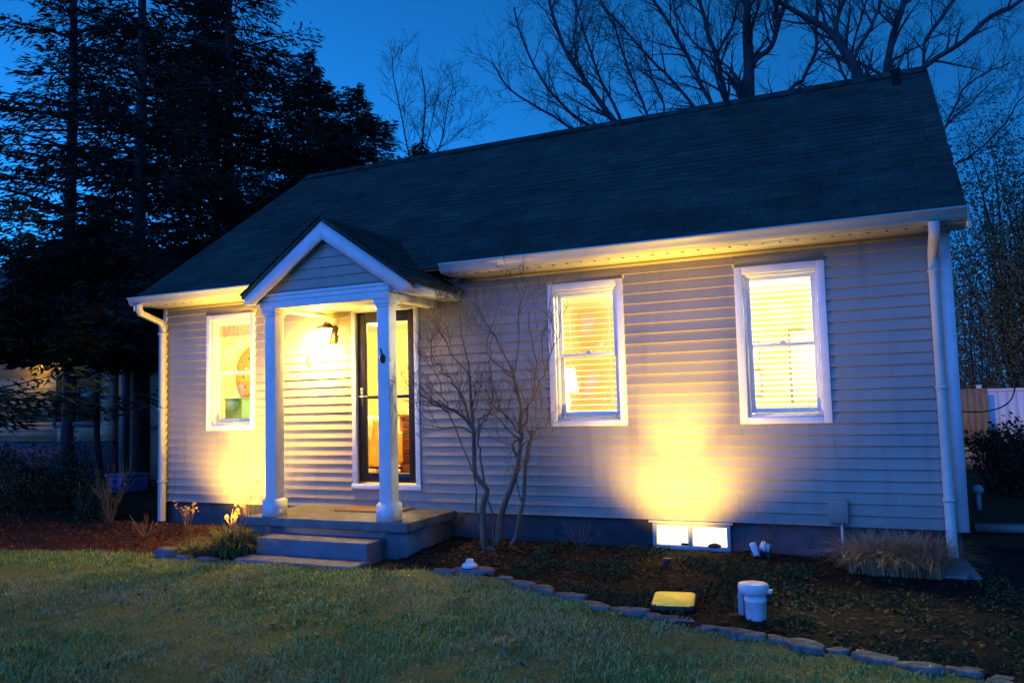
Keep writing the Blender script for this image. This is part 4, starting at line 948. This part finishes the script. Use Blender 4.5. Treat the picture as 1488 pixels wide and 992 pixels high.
twigplant('bare_twigs', (-.35, -.55, -.29), 14, .75, .35, 'shrubbark', 'dark bare twiggy plant left of the left downspout', r0=.005, sub=4)
twigplant('bare_twigs', (7.70, -.24, -.29), 7, .42, .12, 'shrubbark', 'thin upright bare twigs behind the twin white lamp heads', r0=.003)
twigplant('bare_twigs', (5.95, -.35, -.29), 9, .36, .25, 'shrubbark', 'low bare twigs in the bed between the tall shrub and the basement window', r0=.003, sub=3)

# bare branching trees and the shrub: limbs are guides, twigs grow from them
def grow(q, path, rad, lvl, maxl, rate, lf, upb, rng, sides=5, start=.25, minr=.0018, zig=.1):
    P_ = np.asarray(path, float); seg = np.linalg.norm(np.diff(P_, axis=0), axis=1); Ltot = seg.sum()
    if lvl >= maxl: return
    cum = np.concatenate([[0], np.cumsum(seg)]) / Ltot; n = max(1, int(rate[lvl] * rng.uniform(.8, 1.2)))
    for i in range(n):
        t = start + (1 - start) * (i + rng.uniform(.1, .9)) / n; k = min(np.searchsorted(cum, t) - 1, len(seg) - 1); k = max(k, 0)
        s = (t - cum[k]) / (cum[k + 1] - cum[k] + 1e-9); b = P_[k] + (P_[k + 1] - P_[k]) * s; T = (P_[k + 1] - P_[k]); T /= np.linalg.norm(T) + 1e-9
        r0 = (rad[k] + (rad[k + 1] - rad[k]) * s) * .55
        side = np.cross(T, rng.normal(0, 1, 3)); side /= np.linalg.norm(side) + 1e-9
        d = T * rng.uniform(.55, 1.0) + side * rng.uniform(.5, .95) + np.array([0, 0, upb]); d /= np.linalg.norm(d)
        Lc = lf[lvl] * rng.uniform(.5, 1.15) * (1.15 - .6 * t); m_ = 5; pts = [b]; dd = d.copy()
        for j in range(m_):
            dd = dd + rng.normal(0, zig, 3) + np.array([0, 0, upb * .25]); dd /= np.linalg.norm(dd); pts.append(pts[-1] + dd * Lc / m_)
        rr2 = [max(minr, r0 * (1 - .8 * j / m_)) for j in range(m_ + 1)]
        q.tube(pts, rr2, 3 if r0 < .02 else sides, cap=False)
        grow(q, pts, rr2, lvl + 1, maxl, rate, lf, upb, rng, sides, .2, minr, zig)
def smooth_path(pts, n=3):
    P_ = np.array(pts, float); out = [P_[0]]
    for i in range(len(P_) - 1):
        p0, p1, p2, p3 = P_[max(i - 1, 0)], P_[i], P_[i + 1], P_[min(i + 2, len(P_) - 1)]
        for k in range(1, n + 1):
            t = k / n; out.append(.5 * ((2 * p1) + (p2 - p0) * t + (2 * p0 - 5 * p1 + 4 * p2 - p3) * t * t + (3 * p1 - p0 - 3 * p2 + p3) * t ** 3))
    return np.array(out)
def bare_tree(name, limbs, base, label, seed, rate, lf, minr, upb=.12, maxl=3, group=None, cat='tree', m='greybark', start=.22, thin=.74, thick=1.0):
    rng = np.random.RandomState(seed); limbs = [[(a, b, c_, r_ * (thin if m == 'greybark' else thick)) for a, b, c_, r_ in l] for l in limbs]; tr_ = limbs[0]; root = thing(name, base, label, cat, group); q = MB(); c = MB()
    t0 = smooth_path(tr_); base = np.array(base)
    # carry the trunk down to the ground
    b = t0[0, :3]; lowp = np.array([[base[0], base[1], base[2] - .15, t0[0, 3] * 1.5], [base[0] + (b[0] - base[0]) * .4, base[1] + (b[1] - base[1]) * .4, base[2] + (b[2] - base[2]) * .5, t0[0, 3] * 1.15]])
    tp = smooth_path(np.vstack([lowp, tr_])); q.tube(tp[:, :3], tp[:, 3], 10); q.build('trunk', m, root, smooth=True)
    for i, l in enumerate(limbs):
        p = smooth_path(l); p[1:, :3] += rng.normal(0, .012, (len(p) - 1, 3))
        if i: c.tube(p[:, :3], p[:, 3], 7)
        grow(c, p[:, :3], p[:, 3], 0, maxl, rate if m == 'greybark' or l[0][3] > .009 else (3, 2, 1), lf, upb, rng, 5, start if len(l) > 5 else .3, minr)
    c.build('crown', m, root); return root
bare_tree('bare_tree', BARE_A, (BARE_A[0][0][0], BARE_A[0][0][1] + .2, -.35), 'tall bare tree with a thick forked trunk rising behind the middle of the roof', 3, (15, 7, 3), (1.6, .8, .38), .004)
bare_tree('bare_tree', BARE_B, (BARE_B[0][0][0], BARE_B[0][0][1] + .2, -.35), 'fine spreading bare tree behind the roof left of the forked trunk', 5, (17, 8, 3), (1.5, .75, .38), .004)
bare_tree('bare_tree', BARE_C, (BARE_C[0][0][0], BARE_C[0][0][1] + .2, -.35), 'bare tree with several leaning stems behind the right end of the ridge', 8, (13, 7, 3), (1.4, .7, .34), .0035)
bare_tree('bare_tree', BARE_D, (BARE_D[0][0][0], BARE_D[0][0][1] + .2, -.35), 'faint thin bare tree right of the dark spruces', 12, (12, 6, 3), (1.4, .75, .4), .0045, thin=.45)
sh = bare_tree('bare_shrub', SHRUB, (5.12, -.5, -.3), 'bare multi stemmed shrub against the siding between porch and window', 21, (6, 4, 1), (.5, .28, .14), .0024, upb=.3, start=.62, thick=1.35, maxl=3, cat='shrub', m='shrubbark')

# conifers
def conifer(name, base, H_, Rb, z0, label, seed, whorls, per, tufts, apexr=.25, m='needle', group=None, droop=.25, tl=.18, tw=.02, gap=0.0):
    rng = np.random.RandomState(seed); base = np.array(base, float); root = thing(name, tuple(base), label, 'tree', group)
    q = MB(); nn_ = 9; P_ = [base + np.array([.06 * math.sin(k), .06 * math.cos(k * 1.3), H_ * k / (nn_ - 1) - (.2 if k == 0 else 0)]) for k in range(nn_)]
    q.tube(P_, [max(.02, H_ * .013 * (1 - k / nn_) ** .8) for k in range(nn_)], 9)
    br = MB(); Q = []
    for i in range(whorls):
        s = i / (whorls - 1); z = z0 + (H_ - z0) * s ** .95; Rz = (Rb * (1 - s) ** .8 + apexr * (1 - s)) + .12
        for j in range(per):
            if rng.rand() < gap: continue
            t = rng.uniform(0, 6.283); Lb = Rz * rng.uniform(.6, 1.12); zb = z + rng.uniform(-.25, .25); d = np.array([math.cos(t), math.sin(t), 0])
            rise = rng.uniform(.0, .25)
            f = lambda u: base + d * Lb * u + np.array([0, 0, zb + Lb * (rise * u - droop * u * u + .12 * u ** 4)])
            br.tube([f(u) for u in (0, .3, .65, 1)], [.012 + .012 * Lb, .012 + .006 * Lb, .012, .005], 4, cap=False)
            k = max(8, int(4.2 * tufts * Lb / Rb + 6)); u = rng.uniform(.12, 1.02, k) ** .8
            p = np.array([f(x) for x in u]); side = np.array([-d[1], d[0], 0]); wdt = (.10 + .28 * Lb * (1 - np.abs(u - .45) * .9)) * rng.uniform(-1, 1, k)
            p = p + side * wdt[:, None] + np.stack([np.zeros(k), np.zeros(k), -np.abs(wdt) * .28 + rng.normal(0, .07, k)], 1)
            # three crossed needle sprays at each spot
            for rep in range(2):
                ax = d * rng.uniform(.4, 1, (k, 1)) + side * (np.sign(wdt) * rng.uniform(.2, .9, k))[:, None] + np.stack([rng.normal(0, .15, k), rng.normal(0, .15, k), rng.normal(-.25, .28, k)], 1)
                ax /= np.linalg.norm(ax, axis=1, keepdims=True); nrm = np.cross(ax, rng.normal(0, 1, (k, 3))); nrm /= np.linalg.norm(nrm, axis=1, keepdims=True)
                l_ = tl * rng.uniform(.6, 1.3, (k, 1)); w_ = tw * rng.uniform(.6, 1.3, (k, 1))
                Q.append(np.stack([p - ax * l_ * .35, p + nrm * w_, p + ax * l_ * .75, p - nrm * w_], 1))
    q.build('trunk', 'bark', root, smooth=True); c = MB(); c.quads(np.concatenate(Q)); c.n = c.n
    c.v += br.v; c.f += [tuple(i + c.n for i in f_) for f_ in br.f]; c.build('crown', m, root)
    return root
conifer('spruce_tree', (-5.6, 6.9, -.4), 15.0, 4.1, 4.3, 'tallest dark spruce behind the left end of the cottage roof', 2, 34, 8, 42, group='dark conifers left of the cottage')
conifer('spruce_tree', (-4.75, 3.6, -.4), 14.0, 2.7, 4.0, 'dark loose spruce with a bare lower trunk in front of the tallest spruce', 4, 30, 6, 34, gap=.15, group='dark conifers left of the cottage')
conifer('spruce_tree', (-8.2, 4.6, -.4), 15.0, 3.4, 3.0, 'dark ragged spruce at the left edge with sky showing through', 6, 30, 6, 36, gap=.2, group='dark conifers left of the cottage')
conifer('spruce_tree', (-3.7, 9.6, -.4), 10.0, 3.2, 4.4, 'lower dark spruce between the tallest spruce and the roof ridge', 7, 24, 8, 36, group='dark conifers left of the cottage')
conifer('spruce_tree', (-2.55, 10.9, -.4), 8.6, 2.3, 4.4, 'smallest dark spruce top just above the roof slope', 9, 20, 8, 30, group='dark conifers left of the cottage')
conifer('spruce_tree', (-4.15, 8.2, -.4), 10.4, 2.9, 4.2, 'dark spruce filling the slope between the tallest spruce and the lower one', 17, 26, 8, 36, group='dark conifers left of the cottage')
conifer('spruce_tree', (-7.3, 8.2, -.4), 13.0, 2.6, 6.0, 'dark slender spruce with a tall bare trunk behind the others', 13, 24, 6, 30, group='dark conifers left of the cottage')
conifer('evergreen_tree', (-3.75, 1.9, -.36), 4.7, 1.5, 2.7, 'low dense black evergreen left of the cottage eave', 10, 18, 14, 60, apexr=.8, droop=.3, group=None)
# near branch sweeping in from the left
rootb = conifer('pine_tree', (-5.1, -1.4, -.34), 9.5, 3.6, 1.6, 'nearest green pine at the left edge with low sweeping boughs', 15, 20, 6, 46, m='needle2', droop=.22, gap=.1)

# right: twiggy leafy tree
def leafy(name, base, H_, Rr, label, seed, stems, leaves, m, ls=.05, cat='tree', zmin=.25, trunkm='greybark', flat=.8):
    rng = np.random.RandomState(seed); base = np.array(base, float); root = thing(name, tuple(base), label, cat); q = MB(); Q = []
    for i in range(stems):
        t = rng.uniform(0, 6.283); r_ = Rr * math.sqrt(rng.rand()); top = base + np.array([r_ * math.cos(t), r_ * math.sin(t) * flat, H_ * rng.uniform(.6, 1)])
        p0 = base + np.array([r_ * .3 * math.cos(t), r_ * .3 * math.sin(t), -.1]); mid = (p0 + top) / 2 + rng.normal(0, .12 * Rr, 3)
        P_ = smooth_path(np.array([p0, mid, top])); rr2 = np.linspace(.012 * H_ / 2, .004, len(P_)); q.tube(P_, rr2, 5)
        k = leaves; u = rng.uniform(zmin, 1.03, k); idx = np.minimum((u * (len(P_) - 1)).astype(int), len(P_) - 2); fr = (u * (len(P_) - 1) - idx)[:, None]
        p = P_[idx] * (1 - fr) + P_[idx + 1] * fr; nc = max(4, k // 38); cl_ = rng.randint(0, nc, k); off = rng.normal(0, .22 * Rr, (nc, 3)) 
        p = p + off[cl_] + rng.normal(0, .06 * Rr, (k, 3)); p[:, 2] = np.maximum(p[:, 2], base[2] + .03)
        a = rng.normal(0, 1, (k, 3)); a /= np.linalg.norm(a, axis=1, keepdims=True); b = np.cross(a, rng.normal(0, 1, (k, 3))); b /= np.linalg.norm(b, axis=1, keepdims=True)
        l_ = ls * rng.uniform(.5, 1.3, (k, 1)); Q.append(np.stack([p - a * l_, p + b * l_ * .45, p + a * l_, p - b * l_ * .45], 1))
    q.build('trunk', trunkm, root); c = MB(); c.quads(np.concatenate(Q)); c.build('crown', m, root); return root
leafy('twiggy_tree', (12.6, 17.6, -.35), 9.0, 2.2, 'fine leaved twiggy tree beyond the fence at the right edge', 31, 46, 900, 'rtleaf', .05, zmin=.2)
leafy('twiggy_tree', (10.9, 17.0, -.35), 5.8, 1.2, 'lower yellow green twiggy tree close to the right corner of the roof', 33, 26, 700, 'rtleaf', .045, zmin=.15)
leafy('dark_shrub', (10.45, 5.6, -.3), .85, .6, 'dark rounded shrub on the ground at the right of the house', 35, 30, 420, 'hedge', .035, cat='shrub', zmin=.1, trunkm='shrubbark')
leafy('dark_shrub', (-2.9, .35, -.3), .85, .8, 'low dark shrub left of the cottage nearest its downspout', 36, 26, 380, 'hedge', .03, cat='shrub', zmin=.1, trunkm='shrubbark')
leafy('dark_shrub', (-4.6, .1, -.3), .8, 1.0, 'low dark shrub at the left edge before the neighbour house', 37, 30, 380, 'hedge', .03, cat='shrub', zmin=.1, trunkm='shrubbark')
leafy('dark_shrub', (-1.15, -.1, -.3), .55, .4, 'small dark shrub close beside the left downspout', 38, 18, 220, 'hedge', .025, cat='shrub', zmin=.1, trunkm='shrubbark')

# ================================================================== FENCES, NEIGHBOUR, RIGHT SIDE
vf = thing('vinyl_fence', (12.4, 15.8, -.35), 'white vinyl privacy fence beyond the right corner of the house', 'fence')
q = MB(); x = 10.95
while x < 16: q.box(x, x + .197, 15.78, 15.80, -.3, 1.12); x += .2
q.box(10.95, 16.1, 15.76, 15.82, 1.1205, 1.2); q.box(10.95, 16.1, 15.76, 15.82, -.36, -.301); q.build('fence_panels', 'vinyl', vf)
for x in (10.88, 13.4, 15.9):
    q = MB(); q.box(x, x + .11, 15.73, 15.85, -.36, 1.27); q.prism([(x - .01, 15.72, 1.2705), (x + .12, 15.72, 1.2705), (x + .12, 15.86, 1.2705), (x - .01, 15.86, 1.2705)], (0, 0, .03)); q.build('fence_post', 'vinyl', vf)
wf = thing('wood_fence', (10.4, 14.4, -.35), 'tan wooden fence panel between the house corner and the white fence', 'fence')
q = MB(); x = 8.6
while x < 10.86: q.box(x, x + .137, 14.40, 14.42, -.34, 1.22 + rs.uniform(-.01, .01)); x += .14
q.build('fence_boards', 'tanwood', wf); q = MB(); q.box(8.6, 10.86, 14.421, 14.47, .1, .19); q.box(8.6, 10.86, 14.421, 14.47, .95, 1.04); q.build('fence_rail', 'tanwood', wf)
rw = thing('garden_wall', (11.5, 9.5, -.33), 'low grey timber garden wall in front of the two fences', 'wall')
q = MB(); q.box(9.3, 15, 9.4, 9.6, -.38, .06); q.build('wall_face', 'timber', rw); q = MB(); q.box(9.28, 15.02, 9.37, 9.63, .0605, .11); q.build('wall_cap', 'timber', rw)
q = MB(); P_ = smooth_path(np.array([(10.62, 6.3, 1.62), (10.52, 6.23, 1.25), (10.40, 6.15, .98), (10.1, 6.0, .86), (9.7, 5.9, .87), (9.3, 5.2, .95), (9.3, 4.6, 1.1)]), 5); q.tube(P_, .011, 6)
tag(q.build('hanging_cable', 'cable', loc=(9.9, 6, .87)), 'black cable hanging in a curve before the white fence', 'cable')
gp = thing('garden_lamp', (9.72, 3.8, -.3), 'small unlit pale globe lamp on a short post beyond the right house corner', 'garden lamp')
q = MB(); q.lathe((9.72, 3.8, -.32), [(.03, 0), (.025, .2)], 10); q.build('lamp_post', 'greyp', gp)
q = MB(); q.lathe((9.72, 3.8, -.12), [(.02, 0), (.05, .02), (.065, .06), (.05, .10), (.02, .12)], 16); q.build('lamp_globe', 'greyp', gp, smooth=True)

nb = thing('neighbour_house', (-10.5, 7.5, -.4), 'dim tan neighbour house with white trimmed window behind the trees at left', 'house')
ny = 4.6
q = MB(); 
for p, q1, r_, s in cells(-15.5, -6.75, .55, 3.2, [(-8.55, -7.25, 1.0, 2.05)]): q.box(p, q1, ny, ny + .15, r_, s)
z = .58
while z < 3.2:
    for a_, b_ in ((-15.5, -8.7), (-7.1, -6.75)): q.box(a_, b_, ny - .012, ny - .0005, z, z + .012)
    z += .12
q.box(-15.5, -15.35, ny + .15, ny + 6, .55, 3.2); q.box(-6.9, -6.75, ny + .15, ny + 6, .55, 3.2); q.build('wall', 'nwall', nb)
q = MB(); q.box(-15.45, -6.8, ny + .03, ny + .4, -.5, .549); q.build('foundation', 'found', nb)
q = MB(); q.prism([(-15.9, ny - .5, 3.15), (-15.9, ny + 3.2, 5.6), (-15.9, ny + 7, 3.15)], (9.5, 0, 0)); q.build('roof', 'nroof', nb)
q = MB(); a_, b_, c_, d_ = -8.55, -7.25, 1.0, 2.05
q.box(a_ - .12, a_, ny - .03, ny + .02, c_ - .12, d_ + .12); q.box(b_, b_ + .12, ny - .03, ny + .02, c_ - .12, d_ + .12); q.box(a_, b_, ny - .03, ny + .02, d_, d_ + .12); q.box(a_, b_, ny - .03, ny + .02, c_ - .12, c_); q.box(-7.93, -7.88, ny + .0205, ny + .06, c_, d_)
w_ = q.build('window', 'nwhite', nb); q = MB(); q.box(a_, b_, ny + .061, ny + .08, c_, d_); q.build('pane', 'ndark', w_)
q = MB(); q.box(-6.75, -4.9, ny + .4, ny + 5, -.4, 2.3); q.build('porch_wing', 'nwall', nb)
q = MB(); q.prism([(-7.1, ny - .25, 2.42), (-7.1, ny + 2.5, 3.3), (-7.1, ny + 5.2, 2.42), (-7.1, ny + 5.2, 2.3005), (-7.1, ny - .25, 2.3005)], (2.6, 0, 0)); q.build('wing_roof', 'nroof', nb)
q = MB(); q.box(-6.35, -6.2, ny - .15, ny, -.4, 2.30); q.build('porch_post', 'nwhite', nb)
q = MB(); q.box(-6.6, -5.0, ny + .3, ny + .399, .82, .90); q.build('porch_rail', 'nwhite', nb)
nl_ = thing('porch_lantern', (-8.95, ny - .1, 2.3), 'small warm lantern on the tan neighbour house behind the pine boughs', 'lantern')
q = MB(); q.box(-9.0, -8.9, ny - .03, ny - .0125, 2.2, 2.4); q.lathe((-8.95, ny - .1, 2.38), [(.08, 0), (.02, .05)], 8); q.build('lantern_body', 'bronze', nl_)
q = MB(); q.lathe((-8.95, ny - .1, 2.22), [(.03, 0), (.04, .155)], 8); q.build('lantern_glass', 'lens', nl_)
lamp('neighbour_lamp', 'POINT', (-8.95, ny - .4, 2.25), 3, WARM, .05, parent=nl_)
yl = thing('added_back_lantern', (9.34, 6.35, 2.2), 'unseen warm lantern added at the back corner of the cottage to light the fences', 'lantern')
q = MB(); q.box(9.3, 9.36, 6.30, 6.33, 2.1, 2.3); q.lathe((9.36, 6.40, 2.3), [(.07, 0), (.02, .04)], 8); q.build('lantern_body', 'bronze', yl)
q = MB(); q.lathe((9.36, 6.40, 2.14), [(.03, 0), (.05, .155)], 8); q.build('lantern_glass', 'lglass', yl)
lamp('fence_fill_lamp', 'SPOT', (9.36, 6.55, 2.2), 130, (1, .62, .45), .05, aim=(11.5, 15, .9), spot=70, parent=yl)  # unseen lamp added behind the cottage to brighten the fences
bb = thing('blue_bin', (-4.25, 2.9, -.3), 'blue plastic bin standing left of the cottage in the shadow', 'bin')
q = MB(); q.prism([(-4.5, 2.65, -.3), (-3.95, 2.65, -.3), (-3.95, 3.15, -.3), (-4.5, 3.15, -.3)], (0, 0, .3)); q.build('bin_body', 'bluebin', bb, bevel=.03)
q = MB(); q.box(-4.53, -3.92, 2.62, 3.18, .0005, .04); q.build('bin_lid', 'bluebin', bb, bevel=.01)
q = MB(); q.box(-9.5, -4.7, 2.2, 2.35, -.4, .02); tag(q.build('low_wall', 'nwall', loc=(-7, 2.27, -.4)), 'long low tan wall in front of the neighbour house', 'wall')

# ================================================================== GRASS AND LITTER
def lawn_blades(n, x0, x1, y0, h, name, m, seed):
    rng = np.random.RandomState(seed); x = rng.uniform(x0, x1, n); ye_ = edge_y(x); y = y0 + (ye_ + .02 - y0) * rng.rand(n)
    # leave the steps free, thin out in worn patches
    keep = ~((x > 2.70) & (x < 4.22) & (y > -1.66))
    x, y = x[keep], y[keep]; n = len(x)
    pn = np.array([.8 * nz2(a, b, .9) + .6 * nz2(a, b, 3.1) + .5 * nz2(a, b, 9.0) for a, b in zip(x, y)]); k2 = rng.rand(n) < np.clip(.75 + pn * 1.2, .12, 1); x, y, pn = x[k2], y[k2], pn[k2]; n = len(x)
    hh = h * rng.uniform(.5, 1.25, n) * np.clip(1 + pn * .9, .35, 2.0); t = rng.uniform(0, 6.283, n); ln = rng.uniform(.2, 1.3, n) * hh
    z = gz(x, y) + np.array([.012 * (nz2(a, b, 2.2) * .6 + nz2(a, b, 7) * .35) for a, b in zip(x, y)]) - .004
    B = np.stack([x, y, z], 1); d = np.stack([np.cos(t), np.sin(t), np.zeros(n)], 1); s_ = np.stack([-np.sin(t), np.cos(t), np.zeros(n)], 1) * (rng.uniform(.0022, .0045, n))[:, None]
    mid = B + d * (ln * .3)[:, None] + np.array([0, 0, 1]) * (hh * .6)[:, None]; tip = B + d * ln[:, None] + np.array([0, 0, 1]) * (hh * .95)[:, None]
    q = MB(); V = np.stack([B - s_, B + s_, mid + s_ * .7, mid - s_ * .7], 1); q.quads(V)
    V2 = np.stack([mid - s_ * .7, mid + s_ * .7, tip], 1); q.quads(V2)
    return tag(q.build(name, m), kind='stuff')
lawn_blades(170000, -3.2, 10.6, -5.3, .034, 'lawn_grass', 'lawnblade', 3)
def scatter(name, m, n, fx, size, seed, lift=.012):
    rng = np.random.RandomState(seed); P_ = np.array([fx(rng) for _ in range(n)]); z = gz(P_[:, 0], P_[:, 1]) + lift + np.array([.03 * (nz2(a, b, 2.2) * .6 + nz2(a, b, 7) * .35) for a, b in P_])
    B = np.stack([P_[:, 0], P_[:, 1], z], 1); t = rng.uniform(0, 6.283, n); a = np.stack([np.cos(t), np.sin(t), rng.normal(0, .3, n)], 1); b = np.stack([-np.sin(t), np.cos(t), rng.normal(0, .3, n)], 1)
    l_ = size * rng.uniform(.4, 1.4, (n, 1)); q = MB(); q.quads(np.stack([B - a * l_, B + b * l_ * .45, B + a * l_ * .9, B - b * l_ * .4], 1)); return tag(q.build(name, m), kind='stuff')
inbed = lambda x0, x1: (lambda g_: (lambda x: (x, edge_y(x) + .12 + (0 - .08 - edge_y(x) - .12) * g_.rand()))(g_.uniform(x0, x1)))
scatter('leaf_litter', 'litter', 5200, inbed(4.45, 11.8), .022, 5)
scatter('mulch_chips', 'redchip', 5200, inbed(-5, 2.3), .022, 6)
scatter('lawn_leaves', 'litter', 260, lambda g_: (g_.uniform(-1, 10), g_.uniform(-5, -2.2)), .022, 8, .03)
def cover(name, n, seed, fx, h):
    rng = np.random.RandomState(seed); q = MB(); P_ = np.array([fx(rng) for _ in range(n)]); pn = np.array([nz2(a + 9, b, 1.7) for a, b in P_]); P_ = P_[pn > .02]; n = len(P_)
    z = gz(P_[:, 0], P_[:, 1]) + rng.uniform(0, h, n); B = np.stack([P_[:, 0], P_[:, 1], z], 1); a = rng.normal(0, 1, (n, 3)); a /= np.linalg.norm(a, axis=1, keepdims=True); b = np.cross(a, rng.normal(0, 1, (n, 3))); b /= np.linalg.norm(b, axis=1, keepdims=True)
    l_ = .014 * rng.uniform(.5, 1.5, (n, 1)); q.quads(np.stack([B - a * l_, B + b * l_ * .6, B + a * l_, B - b * l_ * .6], 1)); return tag(q.build(name, 'moss'), kind='stuff')
q = MB()
for k in range(46):
    x, y = rs.uniform(-1.5, 9.5), rs.uniform(-4.6, -1.9)
    if y < edge_y(x) - .05: blades(q, (x, y, gzf(x, y)), 16, rs.uniform(.06, .11), .03, 1.1, .004, 3)
tag(q.build('lawn_tufts', 'lawnblade'), kind='stuff')
cover('ground_cover', 26000, 4, inbed(5.6, 11.8), .05)
